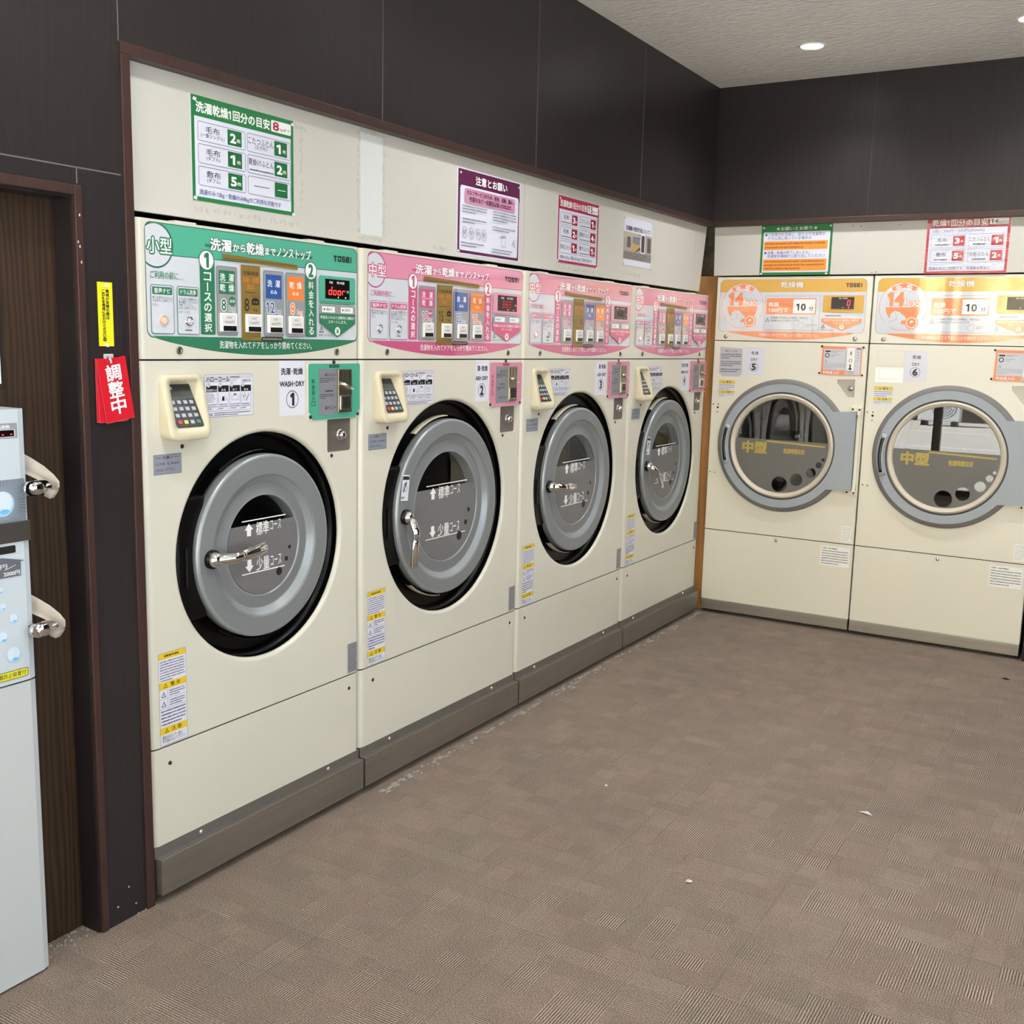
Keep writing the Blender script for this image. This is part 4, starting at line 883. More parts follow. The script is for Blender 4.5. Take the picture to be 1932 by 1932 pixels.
    mb.text('14', .0790, 1.7300, .1520, 1.7920, LIGHT, .0, out=ORG, ow=.07); mb.text('14', .0790, 1.7300, .1520, 1.7920, ORG, .012); mb.text('kg', .1580, 1.7230, .2290, 1.7620, WF, .0, out=ORG, ow=.07)
    # plain line drawing of laundry and a round drum
    mb.poly([(.0880, 1.6500), (.0960, 1.6880), (.1160, 1.7030), (.1400, 1.6960), (.1700, 1.6720), (.1750, 1.6560), (.1500, 1.6560), (.1460, 1.6250), (.0700, 1.6200), (.0560, 1.6420)], LIGHT); mb.line(.1160, 1.7000, .1280, 1.6620, .0016, OUT); mb.line(.1280, 1.6620, .0900, 1.6480, .0016, OUT); mb.line(.146, 1.690, .176, 1.664, .0016, OUT)
    mb.disc(.1990, 1.6450, .0330, ORG, 32); mb.ring(.1990, 1.6450, .0270, .0035, WF, 32); mb.poly([(.190, 1.640), (.212, 1.650), (.196, 1.656)], WF); mb.disc(.2440, 1.6440, .0130, LIGHT, 20, .028)
    # price box
    mb.rrect(.2785, 1.5985, .5745, 1.7790, .005, OUT); mb.rrect(.2805, 1.6005, .5725, 1.7770, .004, LIGHT); mb.rect(.2870, 1.6815, .5535, 1.7665, ORG); mb.rect(.4320, 1.6880, .5480, 1.7600, WF)
    mb.text('乾燥', .3000, 1.7220, .3540, 1.7450, WF, .02); mb.text('100円で', .3000, 1.6915, .4050, 1.7140, WF, .02); mb.text('10', .4500, 1.7020, .4980, 1.7370, BF, .03); mb.text('分', .5170, 1.7010, .5390, 1.7230, BF, .015)
    triangle(mb, .2960, 1.6430, .022, BF); mb.text('衣類量が7分目以上の時は、70分以上', .3150, 1.6580, .5180, 1.6690, BF, .004); mb.text('乾燥機の仕上りはゆっくりです', .3150, 1.6430, .4700, 1.6540, BF, .004)
    mb.ring(.4790, 1.6230, .0160, .0016, OUT, 28); mb.marks(.503, 1.615, .563, 1.632, 2, OUT, .55, 70)
    # display area and pay arrow
    mb.rrect(.5870, 1.6925, .7975, 1.7805, .003, GOLDB); mb.marks(.605, 1.672, .76, 1.682, 1, BF, .55, 71); mb.poly([(.5850, 1.6625), (.5850, 1.6420), (.6930, 1.5990), (.7915, 1.6420), (.7915, 1.6625)], ORG)
    mb.text('料金を入れると自動的に運転が', .598, 1.6480, .780, 1.6585, WF, .006); mb.text('スタートします。', .645, 1.6340, .742, 1.6440, WF, .006); mb.disc(.6930, 1.6190, .0115, WF, 24); mb.text('¥', .6870, 1.6120, .6990, 1.6260, ORG, .02)
    triangle(mb, .5960, 1.6120, .020, BF); mb.text('お釣りはでません', .5830, 1.5985, .6560, 1.6060, BF, .004)
    mb.text('洗濯物を入れてドアをしっかり閉めてください。', .2550, 1.5630, .5750, 1.5810, WF, .006); cp = mb.build('control_panel', e)
    mb = MB(); mb.box(.6320, .7480, -.0060, -.002, 1.7115, 1.7715, mat('display_dark', (66, 60, 60), .12), .001); mb.d = -.0063
    mb.text('残り時間', .6700, 1.7610, .7130, 1.7680, WHT, .01); seg7(mb, '0', .7140, 1.7290, .0130, .0250, LED, .003)
    for x in (.690, .720): mb.rect(x, 1.7170, x+.005, 1.7205, WHT)
    mb.line(.690, 1.755, .688, 1.722, .0010, mat('ink_scratch', (20, 18, 18), .4)); mb.build('display', cp)
    for x in (.0690, .7640):
        mb = MB(); mb.lathe(x, 1.5600, [(.0110, 0), (.0105, -.003), (.006, -.005), (.0003, -.0055)], STEEL_L, 20); mb.build('screw', e)
    for x, z in ((.0170, 1.1870), (.0450, 1.1880), (.0440, 1.1700), (.0430, 1.1450), (.0200, .8080), (.0450, .8070)):
        mb = MB(); mb.lathe(x, z, [(.0042 if z != 1.17 else .006, 0), (.0038, -.002), (.0003, -.0022)], mat('dark_bolt', (52, 46, 40), .4, .5) if z == 1.17 else STEEL, 12); mb.build('bolt', e)
    mb = MB(); mb.lathe(.4190, .4600, [(.0100, 0), (.0095, -.003), (.005, -.006), (.0003, -.0065)], CHROME, 18); mb.build('latch_screw', e)
    # notices
    NB = ink((42, 40, 52)); GN = ink((186, 188, 200))
    if num == 5:
        mb = MB(); mb.poly([(.0420, 1.5040), (.1690, 1.4960), (.1710, 1.3600), (.1560, 1.3430), (.0600, 1.3430), (.0400, 1.3620)], GN); mb.text('使用上のご注意', .068, 1.4760, .138, 1.4870, NB, .004); mb.marks(.048, 1.4370, .164, 1.4690, 3, NB, .5, 80); mb.marks(.048, 1.3970, .164, 1.4290, 3, NB, .5, 81); mb.marks(.048, 1.3640, .162, 1.3880, 2, NB, .5, 82); mb.build('caution_notice', e)
    else:
        mb = MB(); mb.rect(.0420, 1.3430, .1800, 1.4180, mat('paper_white', (246, 246, 246), .5)); mb.frame(.058, 1.360, .172, 1.412, .0012, ink((200, 200, 200))); mb.build('blank_label', e)
        mb = MB(); mb.frame(.047, 1.4260, .178, 1.5020, .0012, mat('glue_trace', (198, 194, 178), .5)); mb.build('glue_outline', e)
    mb = MB(); x0_, x1_ = .1810, .2930; mb.rect(x0_, 1.3525, x1_, 1.5050, PAPER); nx = (x0_+x1_)/2; mb.text('乾燥', nx-.018, 1.4650, nx+.022, 1.4830, NB, .012); mb.text('DRY', nx-.018, 1.4310, nx+.018, 1.4460, NB, .012); mb.ring(nx-.001, 1.3985, .0245, .0018, NB, 36); mb.text(str(num), nx-.012, 1.3825, nx+.010, 1.4150, NB, .04); mb.build('number_label', e)
    mb = MB(); YL = ink((222, 196, 80)); x0_, x1_ = .0420, .1360
    mb.rect(x0_, 1.2280, x1_, 1.3220, PAPER); mb.rect(x0_+.001, 1.3020, x1_, 1.3215, YL); mb.rect(x0_, 1.2490, x1_-.001, 1.2660, YL); triangle(mb, .072, 1.3055, .012, BLK); mb.text('警 告', .086, 1.3050, .112, 1.3170, BLK, .01); triangle(mb, .070, 1.2510, .012, BLK); mb.text('注 意', .086, 1.2510, .110, 1.2630, BLK, .01)
    mb.marks(.045, 1.2680, .133, 1.3000, 3, ink((90, 90, 130)), .42, 83); mb.marks(.045, 1.2330, .133, 1.2460, 2, ink((90, 90, 130)), .42, 84); mb.build('warning_sticker', e)
    # coin plate
    mb = MB(); ORGP = mat('coin_plate_orange', (232, 138, 100), .4); mb.prism([(.6010, 1.3725), (.8070, 1.3715), (.8060, 1.5180), (.6040, 1.5195)], -.003, 0, ORGP); mb.d = -.0032
    LG = ink((196, 200, 210)); mb.rect(.6120, 1.3960, .7320, 1.5050, LG); mb.poly([(.7250, 1.3760), (.8030, 1.3750), (.8020, 1.5150), (.7250, 1.5160)], LG); mb.rrect(.6180, 1.4890, .6460, 1.4970, .003, BLK); mb.marks(.650, 1.486, .705, 1.499, 2, ink((110, 112, 122)), .5, 85)
    mb.ring(.6300, 1.4720, .0120, .0042, BLK, 28); mb.marks(.650, 1.464, .690, 1.479, 2, ink((110, 112, 122)), .4, 86); triangle(mb, .625, 1.436, .014, ink((110, 112, 122))); mb.marks(.616, 1.402, .728, 1.432, 4, ink((120, 124, 140)), .35, 87)
    mb.text('料金投入口', .6130, 1.3765, .6950, 1.3920, WHT, .015); mb.rect(.779, 1.506, .800, 1.511, BLK); mb.marks(.780, 1.44, .798, 1.496, 4, ink((110, 112, 122)), .2, 88); pl = mb.build('coin_plate', e)
    mb = MB(); mb.box(.7310, .7720, -.011, -.002, 1.3930, 1.5120, mat('coin_mech_white', (232, 232, 230), .3), .003); mb.d = -.0113
    mb.poly([(.748, 1.488), (.756, 1.500), (.758, 1.484), (.752, 1.470)], STEEL_D); mb.ring(.7530, 1.4480, .0085, .003, STEEL_D, 20); mb.rect(.7495, 1.4020, .7560, 1.4280, BLACKM); mb.poly([(.742, 1.405), (.754, 1.399), (.764, 1.405), (.754, 1.411)], BLACKM); mb.build('coin_mechanism', pl)
    for x, z in ((.5990, 1.5180), (.8120, 1.5165), (.5930, 1.3790), (.8140, 1.3740)):
        mb = MB(); mb.lathe(x, z, [(.0055, 0), (.005, -.004), (.0003, -.0045)], mat('dark_bolt', (52, 46, 40), .4, .5), 14); mb.build('screw', pl)
    mb = MB(); mb.prism(lk[::-1], .0118, .02, mat('coin_box_light', (176, 172, 166), .4, .5)); cb = mb.build('coin_box_door', e)
    mb = MB(); mb.lathe(.7600, 1.3040, [(.0160, .0115), (.0160, .004), (.0125, -.001), (.0003, -.0015)], CHROME, 28); mb.d = -.0020; mb.disc(.760, 1.304, .004, STEEL_D, 14); mb.build('lock', cb)
    # stickers low down
    PW = mat('paper_white2', (236, 238, 238), .5)
    mb = MB(); mb.rect(.7680, .4960, .8200, .5800, PW); mb.marks(.772, .50, .816, .576, 9, ink((150, 152, 160)), .35, 89); mb.build('small_notice', e)
    mb = MB(); mb.rect(.6650, .3560, .8190, .4630, PW); mb.text('お願い', .674, .4470, .702, .4560, BLK, .006); mb.marks(.706, .4450, .810, .4560, 1, BLK, .6, 90); mb.marks(.672, .3620, .812, .4430, 6, ink((70, 70, 80)), .42, 91); mb.build('request_notice', e)
    return e
make_dryer(5, 'cream tumble dryer with yellow panel, number 5, in the corner beside the wood post', (.024, 3.9092, 0))
make_dryer(6, 'cream tumble dryer with yellow panel, number 6, right of dryer 5 at the photo edge', (.8618, 3.9092, 0))
# ------------------------------------------------------------------ notices on the panels and walls
def notice(name, label, cat, loc, rz, group=None):
    return empty(name, label, cat, loc, rz, group)
def pins(e, pts, m=None, name='tape_tab'):
    for x, z in pts:
        mb = MB(); mb.d = -.0024; mb.poly([(x-.007, z-.003), (x+.005, z-.005), (x+.007, z+.003), (x-.004, z+.0045)], m or mat('clear_tape', (226, 230, 230), .25)); mb.build(name, e)
def curl_sheet(mb, W, H, fn, m, nx=14, nz=10, d=0):
    bm = bmesh.new(); g = [[bm.verts.new((W*i/nx, fn(i/nx, j/nz)+d, H*j/nz)) for i in range(nx+1)] for j in range(nz+1)]
    for j in range(nz):
        for i in range(nx):
            f = bm.faces.new((g[j][i], g[j][i+1], g[j+1][i+1], g[j+1][i])); f.smooth = True
    mb.merge(bm, m)
INK = ink((48, 48, 58)); NAVY = ink((60, 70, 140)); PPR = mat('poster_paper', (214, 217, 235), .45)
def load_poster(e, W, H, col, title, kg, rows, foot, foot_col=NAVY, kgw=.24):
    C = ink(col); C2 = ink(tuple(max(0, c-14) for c in col)); mb = MB(); mb.box(0, W, -.0012, 0, 0, H, PPR); mb.d = -.0014
    mb.frame(0, 0, W, H, .028*W, C); mb.rect(0, H*.805, W, H, C)
    mb.text(title, W*.045, H*.845, W*(1-kgw-.01), H*.945, WHT, .03)
    mb.rrect(W*(1-kgw+.005), H*.838, W*.975, H*.955, .004, WHT)
    n = len(kg); kx = W*(1-kgw+.025); mb.text(kg, kx, H*.855, kx+W*.05*n+.004, H*.94, ink((170, 30, 50)) if col[1] > col[0] else INK, .03); mb.text('kgまで', kx+W*.05*n+.008, H*.858, W*.965, H*.895, INK, .006)
    y0, y1 = H*.135, H*.775; rh = (y1-y0)/3
    for i, (t1, t2, num) in enumerate(rows):
        c_, r_ = i % 2, i//2; xa = W*(.055+.465*c_); xb = xa+W*.445; zb = y1-rh*(r_+1)+.004; zt = y1-rh*r_-.003
        mb.frame(xa, zb, xb, zt, .0014, ink((120, 122, 140)), .006); sq = xb-W*.035; sw = W*.135
        mb.rect(sq-sw, zb+rh*.10, sq, zt-rh*.07, C2); zm = (zb+zt)/2
        if num:
            mb.text(num, sq-sw*.80, zm-rh*.20, sq-sw*(.42 if num != '1' else .52), zm+rh*.20, WHT, .04); mb.text('枚', sq-sw*.36, zm-rh*.16, sq-sw*.08, zm+rh*.02, WHT, .01)
        else: mb.line(sq-sw*.78, zm, sq-sw*.15, zm, .0016, WHT)
        xc = (xa+sq-sw)/2; mw = (sq-sw-xa)*.94
        if t1:
            w1 = min(mw, .024*len(t1)*W/.374); mb.text(t1, xc-w1/2, zm-(.002 if t2 else rh*.16), xc+w1/2, zt-rh*.16 if t2 else zm+rh*.16, INK, .0)
        else: mb.line(xc-mw*.3, zm, xc+mw*.3, zm, .0016, INK)
        if t2 == '~': mb.marks(xa+.008, zb+rh*.12, sq-sw-.004, zb+rh*.24, 1, INK, .6, 90+i, False)
        elif t2:
            w2 = min(mw, .0115*(len(t2)+1)*W/.374); mb.text('('+t2+')', xc-w2/2, zb+rh*.16, xc+w2/2, zb+rh*.38, INK, .0)
    mb.text(foot, W*.06, H*.055, W*.86, H*.115, foot_col, .004)
    return mb.build('printed_sheet', e)
ROT = pi/2; XP = -.0298
W, H = .3785, .2610; e = notice('laundry_load_poster', 'green framed load guide poster over washer 1', 'poster', (XP, .2115, 1.8435), ROT)
load_poster(e, W, H, (32, 118, 66), '洗濯乾燥1回分の目安', '8', (('毛布', '一重シングル', '2'), ('こたつふとん', '正方形', '1'), ('毛布', 'ダブル', '1'), ('夏掛けふとん', '~', '2'), ('敷布', 'ダブル', '5'), ('', '', '')), '洗濯のみ 12kg・乾燥のみ8kgのご利用も可能です')
pins(e, ((.012, H-.010), (W-.004, H-.010), (.008, .006), (W-.002, .004)))
W, H = .3720, .2680; e = notice('laundry_load_poster', 'crimson framed load guide poster above washer 3', 'poster', (XP, 2.1710, 1.8330), ROT)
load_poster(e, W, H, (164, 34, 78), '洗濯乾燥1回分の目安', '15', (('毛布', '~', '3'), ('こたつふとん', '~', '1'), ('毛布', '~', '2'), ('夏掛けふとん', '~', '4'), ('羽毛ふとん', '', '1'), ('敷きふとん', '~', '1')), '洗濯のみ22kg、乾燥のみ15kgのご利用も可能です', kgw=.30)
pins(e, ((.014, H-.010), (W-.002, H-.012), (.006, .006), (W-.006, .0)))
# purple request poster, its paper bowed a little
W, H = .4350, .2970; e = notice('request_poster', 'purple headed notice poster above washer 2, its paper slightly bowed', 'poster', (XP-.001, 1.4290, 1.8080), ROT)
mb = MB(); PU = ink((92, 28, 72)); PK = ink((196, 140, 172)); mb.box(0, W, -.0014, -.0002, 0, H, PPR); mb.d = -.0016
mb.frame(.006, .004, W-.006, H-.004, .010, PU); mb.rect(.006, H*.76, W-.006, H-.004, PU); mb.rrect(.016, .014, W-.016, H*.80, .010, PPR); mb.rect(.006, .006, W-.006, .016, ink((120, 30, 60)))
mb.text('注意とお願い', W*.26, H*.835, W*.76, H*.935, WHT, .03); mb.rrect(W*.10, H*.60, W*.90, H*.775, .010, PK)
TX = ink((70, 24, 56)); mb.text('セルフサービスのため、紛失、盗難、傷み、', W*.13, H*.700, W*.87, H*.755, TX, .015); mb.text('色落ちなど一切責任は負いかねます。', W*.165, H*.625, W*.85, H*.685, TX, .015)
G2 = ink((96, 98, 112)); mb.marks(W*.07, H*.48, W*.43, H*.585, 3, G2, .42, 101); mb.marks(W*.07, H*.36, W*.43, H*.435, 2, G2, .42, 102); mb.marks(W*.53, H*.445, W*.93, H*.585, 4, G2, .42, 103); mb.marks(W*.53, H*.33, W*.92, H*.40, 2, G2, .42, 104); mb.marks(W*.06, H*.085, W*.40, H*.155, 2, G2, .42, 105); mb.marks(W*.53, H*.06, W*.88, H*.13, 2, G2, .42, 106)
for i, x in enumerate((.10, .20, .30, .39)):
    mb.ring(W*x, H*.285, .012, .0014, G2, 16); mb.ring(W*x+.004, H*.235, .014, .0014, G2, 16); mb.line(W*x-.008, H*.30, W*x+.010, H*.21, .0012, G2)
mb.line(W*.125-.02, H*.20, W*.125+.01, H*.315, .0014, ink((200, 90, 100)))
mb.frame(W*.68, H*.16, W*.75, H*.285, .0014, G2); mb.poly([(W*.66, H*.285), (W*.76, H*.285), (W*.75, H*.305), (W*.67, H*.305)], ink((190, 192, 205))); mb.line(W*.86, H*.19, W*.90, H*.27, .0022, G2); mb.line(W*.88, H*.24, W*.92, H*.17, .0022, G2); mb.line(W*.92, H*.20, W*.93, H*.27, .0018, G2)
o = mb.build('printed_sheet', e)
for v in o.data.vertices: v.co.y -= .004*math.sin(pi*v.co.x/W)+.003*math.sin(pi*v.co.z/H)
pins(e, ((.020, H-.016), (W-.012, H-.020), (.014, .010)))
# small photo notice above the last washer
W, H = .3180, .2180; e = notice('photo_notice', 'small white notice with a photo print above washer 4, taped at its corners', 'notice', (XP, 2.8080, 1.8680), ROT)
mb = MB(); mb.box(0, W, -.0012, -.0002, 0, H, PPR); mb.d = -.0014; mb.text('洗濯機の使用方法について！', W*.07, H*.735, W*.93, H*.83, BLK, .03)
GR = ink((158, 156, 152)); mb.rect(0, H*.13, W, H*.70, GR); mb.rect(0, H*.13, W, H*.30, ink((128, 126, 124))); mb.marks(W*.04, H*.15, W*.85, H*.28, 3, INK, .4, 110)
mb.rect(0, H*.56, W*.5, H*.70, ink((176, 170, 152))); mb.rrect(W*.60, H*.30, W*.76, H*.70, .012, WHT); mb.rrect(W*.62, H*.32, W*.74, H*.685, .010, ink((70, 62, 66))); mb.rect(W*.84, H*.34, W*.97, H*.65, ink((84, 86, 88))); mb.rect(W*.12, H*.38, W*.24, H*.60, ink((90, 84, 86))); mb.rect(W*.32, H*.44, W*.56, H*.62, ink((120, 126, 140)))
mb.poly([(W*.22, H*.36), (W*.38, H*.32), (W*.58, H*.42), (W*.56, H*.46), (W*.30, H*.48)], ink((190, 150, 90))); mb.poly([(W*.38, H*.29), (W*.60, H*.37), (W*.57, H*.43)], ink((74, 56, 40))); mb.line(W*.32, H*.60, W*.56, H*.60, .003, ink((100, 96, 150)))
mb.build('printed_sheet', e); pins(e, ((.006, H-.006), (W-.004, H-.002), (.006, .006), (W-.006, .0)), mat('blue_tape', (150, 160, 196), .3))
# green and red notices over the dryers
W, H = .3760, .2590; e = notice('request_notice', 'green framed notice with orange text bands over dryer 5', 'poster', (.2640, 3.9010, 1.8860), 0)
mb = MB(); GRN = ink((34, 120, 62)); OR = ink((232, 150, 60)); mb.box(0, W, -.0012, 0, 0, H, PPR); mb.d = -.0014; mb.frame(0, 0, W, H, .012, GRN); mb.rect(0, H*.86, W, H, GRN); mb.rect(0, 0, W, H*.055, GRN)
mb.text('★お願いとお断り★', W*.21, H*.885, W*.79, H*.960, WHT, .012); mb.disc(W*.07, H*.805, .006, NAVY, 16); mb.text('ご利用される前に、前の人の洗濯物が', W*.10, H*.770, W*.90, H*.840, NAVY, .004); mb.text('ドラム内に残っている場合は', W*.105, H*.700, W*.71, H*.765, NAVY, .004)
mb.rect(W*.045, H*.505, W*.94, H*.675, OR); mb.marks(W*.06, H*.515, W*.91, H*.665, 2, ink((150, 90, 50)), .55, 120)
mb.disc(W*.07, H*.445, .006, NAVY, 16); mb.text('洗濯・乾燥が終了しましたら、', W*.10, H*.415, W*.70, H*.480, NAVY, .004); mb.text('洗濯物を機械から取り出してください', W*.10, H*.345, W*.91, H*.410, NAVY, .004); mb.rect(W*.045, H*.085, W*.94, H*.315, OR); mb.marks(W*.06, H*.095, W*.92, H*.305, 3, ink((150, 90, 50)), .55, 121)
mb.build('printed_sheet', e); pins(e, ((.012, H-.014), (W-.012, H-.012), (.010, .008), (W-.02, .006)), None, 'pin')
W, H = .3760, .2720; e = notice('dryer_load_poster', 'red framed drying guide poster in a wrinkled clear sleeve over dryer 6', 'poster', (1.1020, 3.9010, 1.8840), 0)
RD_ = ink((186, 40, 54)); mb = MB(); mb.box(0, W, -.0012, 0, 0, H, PPR); mb.d = -.0014; mb.frame(0, 0, W, H, .012, RD_); mb.rect(0, H*.80, W, H, RD_)
mb.text('乾燥1回分の目安', W*.06, H*.835, W*.73, H*.945, WHT, .03); mb.rrect(W*.755, H*.845, W*.975, H*.945, .003, WHT); mb.text('14', W*.77, H*.862, W*.85, H*.930, INK, .04); mb.text('kgまで', W*.86, H*.862, W*.965, H*.90, INK, .008)
mb.text('1回／300円～500円(約30分)', W*.07, H*.715, W*.70, H*.780, NAVY, .0)
for i, (t1, num) in enumerate((('毛布', '3'), ('こたつふとん', '1'), ('敷布', '5'), ('羽毛ふとん', '2'))):
    c_, r_ = i % 2, i//2; xa = W*(.06+.46*c_); xb = xa+W*.42; zt = H*(.69-.26*r_); zb = zt-H*.235; mb.frame(xa, zb, xb, zt, .0014, ink((120, 122, 160)), .004); sq = xb-W*.01; sw = W*.14
    mb.rect(sq-sw, zb+H*.03, sq, zt-H*.03, RD_); zm = (zb+zt)/2; mb.text(num, sq-sw*.8, zm-H*.045, sq-sw*.45, zm+H*.045, WHT, .05); mb.text('枚', sq-sw*.36, zm-H*.03, sq-sw*.1, zm+H*.015, WHT, .01); xc = (xa+sq-sw)/2; w1 = min(.11*W*len(t1)*.55, (sq-sw-xa)*.9); mb.text(t1, xc-w1/2, zm-.004, xc+w1/2, zm+H*.06, INK, 0); mb.marks(xc-.03, zb+H*.03, xc+.03, zb+H*.075, 1, INK, .7, 130+i, False)
mb.text('乾燥のみのご利用です。洗濯後お早めに', W*.06, H*.06, W*.80, H*.125, NAVY, .0); mb.build('printed_sheet', e)
mb = MB(); curl_sheet(mb, W+.004, H+.002, lambda u, v: -.0045-.002*math.sin(v*23+u*5)*math.sin(u*7+1), SLEEVE, 30, 30); mb.build('clear_sleeve', e)
# yellow strip and red tags on the dark wall strip
e = notice('instruction_strip', 'yellow vertical instruction strip on the dark wall above the red tags', 'notice', (.0004, -.1140, 1.4680), ROT)
W, H = .0420, .1490; mb = MB(); mb.box(0, W, -.0008, 0, 0, H, ink((232, 222, 30))); mb.d = -.0010
for q, ch in enumerate('機械が故障の際は'): mb.text(ch, W*.54, H*.835-.0088*q, W*.54+.0088, H*.835-.0088*q+.0080, BLK, .03)
for q, ch in enumerate('この札を機械におかけください。'): mb.text(ch, W*.27, H*.835-.0080*q, W*.27+.0085, H*.835-.0080*q+.0072, BLK, .03)
mb.build('strip', e); pins(e, ((W*.55, H-.007), (W*.5, .003)), mat('glossy_tape', (236, 232, 190), .15))
e = notice('tag_hook', 'clear plastic hook on the dark wall holding the red tags', 'hook', (.0004, -.0905, 1.4400), ROT)
CLR = glass('clear_plastic', (.86, .88, .9), 1.45)
mb = MB(); mb.box(-.014, .014, -.004, 0, -.004, .010, mat('milky_plastic', (176, 180, 186), .2), .002); mb.build('base', e)
mb = MB(); mb.tube([(-.004, -.004, .002), (-.004, -.012, -.001), (-.004, -.016, -.008), (-.004, -.0155, -.012)], .0026, mat('milky_plastic', (176, 180, 186), .2), 8); mb.build('prong', e)
RED = mat('tag_red', (206, 30, 46), .3, coat=.3)
for i, (a, dd, lab, tx) in enumerate(((0.0, -.0035, 'red hanging tag at the back of the stack, hanging straight', 0), (.035, -.0065, 'red hanging tag in the middle of the stack, almost hidden', 0), (.155, -.0095, 'front red tag with white characters, swung to the right', 1))):
    e = notice('hanging_tag', lab, 'tag', (.0004, -.0945, 1.4300), ROT, 'red tags on one hook')
    mb = MB(); w_, h_ = .083, .150
    pts = [(-.036, .009), (-.036, -h_+.009), (w_-.036, -h_+.009), (w_-.036, .009)]; pr = lambda p: (p[0]*math.cos(a)-p[1]*math.sin(a), p[0]*math.sin(a)+p[1]*math.cos(a))
    mb.prism([pr(p) for p in pts], dd-.0012, dd, RED); mb.d = dd-.0013
    ED = mat('tag_edge', (226, 110, 120), .3); q_ = [pr(p) for p in pts]; mb.line(q_[0][0], q_[0][1], q_[1][0], q_[1][1], .0008, ED); mb.line(q_[1][0], q_[1][1], q_[2][0], q_[2][1], .0008, ED)
    if tx:
        n0 = len(mb.bm.verts)
        for k, ch in enumerate('調整中'): mb.text(ch, -.015, -.0440-.0400*k, .027, -.0065-.0400*k, WHT, .028)
        mb.bm.verts.ensure_lookup_table()
        for v in list(mb.bm.verts)[n0:]: v.co.x, v.co.z = pr((v.co.x, v.co.z))
    mb.build('tag_sheet', e)
    e['label'] = lab
# ------------------------------------------------------------------ prepaid / money machine on the left
MW = mat('machine_bluewhite', (200, 211, 222), .35, .1); MS = mat('machine_side', (176, 182, 188), .4)
e = empty('money_changer', 'pale blue-white money machine with bubble print at the left edge, before the wooden door', 'money machine', (.026, -.7800, 0), ROT)
WM = .4500; ZM = 1.331; ZD = .7195
pf = [(WM, .092), (0, .092), (0, .003), (.003, 0), (WM-.022, 0), (WM-.006, .006), (WM, .016)]
for nm, a, b, m_ in (('upper_door', ZD+.002, ZM, MW), ('lower_body', .006, ZD-.002, mat('machine_greywhite', (196, 202, 206), .35, .1))):
    mb = MB(); mb.zprism(pf, a, b, m_); o = mb.build(nm, e)
    if nm == 'upper_door': ud = o
mb = MB(); mb.box(.004, WM-.004, .006, .09, ZD-.003, ZD+.003, GAP); mb.build('seam', e)
mb = MB(); mb.box(.006, WM-.01, .006, .088, 0, .007, BLACKM); mb.build('foot', e)
mb = MB(); RXX = WM
mb.rect(WM-.190, 1.2685, WM-.025, 1.3015, mat('mach_bezel', (138, 144, 156), .4)); mb.text('投入残度数', WM-.095, 1.2900, WM-.042, 1.2975, WHT, .02); mb.rrect(WM-.180, 1.2710, WM-.030, 1.2880, .002, mat('bezel_light', (190, 190, 196), .4)); mb.rect(WM-.178, 1.2725, WM-.033, 1.2865, SCREEN)
for x in (.062, .042, .110): mb.rect(WM-x, 1.2760, WM-x+.005, 1.2782, LED)
# grey fan of rays with a bubble, below the display
BG = mat('mach_grey_print', (134, 144, 158), .4); zt, zb = 1.1790, 1.0850; mb.rect(0, zb, WM-.0135, zt, BG); RAY = mat('mach_ray', (104, 112, 128), .4)
bx, bz = WM-.0710, 1.1270
for k in range(56):
    an = 2*pi*k/56; r0, r1 = .036, .074
    p = [(bx+r*math.cos(an+o_), bz+r*math.sin(an+o_)) for r, o_ in ((r0, -.008), (r1, -.022), (r1, .022), (r0, .008))]
    p = [(min(x, WM-.0140), min(max(z, zb), zt)) for x, z in p]
    if len(set(p)) > 3: mb.poly(p, RAY)
def bubble(x, z, r):
    mb.disc(x, z, r, mat('bubble_edge', (164, 206, 238), .4), 26); mb.disc(x-.05*r, z+.10*r, r*.88, mat('bubble_light', (208, 222, 238), .4), 26); mb.disc(x+.15*r, z-.62*r, r*.42, mat('bubble_blue', (110, 184, 234), .4), 16, r*.2)
bubble(bx+.002, bz, .028)
for x, z, r in ((.056, .870, .011), (.080, .9010, .008), (.084, .8330, .0125), (.060, .7880, .018), (.084, .9380, .007), (.118, .800, .014), (.112, .868, .010)): bubble(WM-x, z, r)
# price house sign, warning strip
HS = mat('mach_dark_print', (96, 102, 114), .4); mb.poly([(WM-.20, .9650), (WM-.0330, .9635), (WM-.0325, .9950), (WM-.0225, .9960), (WM-.0740, 1.0085), (WM-.130, 1.012), (WM-.2, 1.000)], HS); mb.text('2000円', WM-.0750, .9665, WM-.0360, .9765, WHT, .02); mb.text('1000円', WM-.122, .9840, WM-.066, .9940, WHT, .01); mb.line(WM-.0720, .9810, WM-.0450, .9890, .0010, WHT)
mb.rrect(WM-.200, .7320, WM-.0275, .7515, .004, INK); mb.rrect(WM-.199, .7332, WM-.0287, .7503, .0035, ink((226, 218, 40))); mb.text('盗難防止装置付', WM-.110, .7365, WM-.033, .7475, INK, .012); mb.build('front_print', ud)
mb = MB(); mb.box(.0, WM-.0065, -.004, .004, 1.0400, 1.0850, mat('steel_band', (120, 116, 112), .35, .9), .001); mb.build('steel_band', e)
mb = MB(); mb.box(WM-.22, WM-.0320, -.0008, .01, 1.0130, 1.0380, MW, .001); mb.d = -.0010; mb.rrect(WM-.215, 1.0165, WM-.0430, 1.0335, .003, BLACKM); mb.build('bill_slot', e)
CLOTH = mat('strap_cloth', (228, 219, 210), .8, noise=(40, .06))
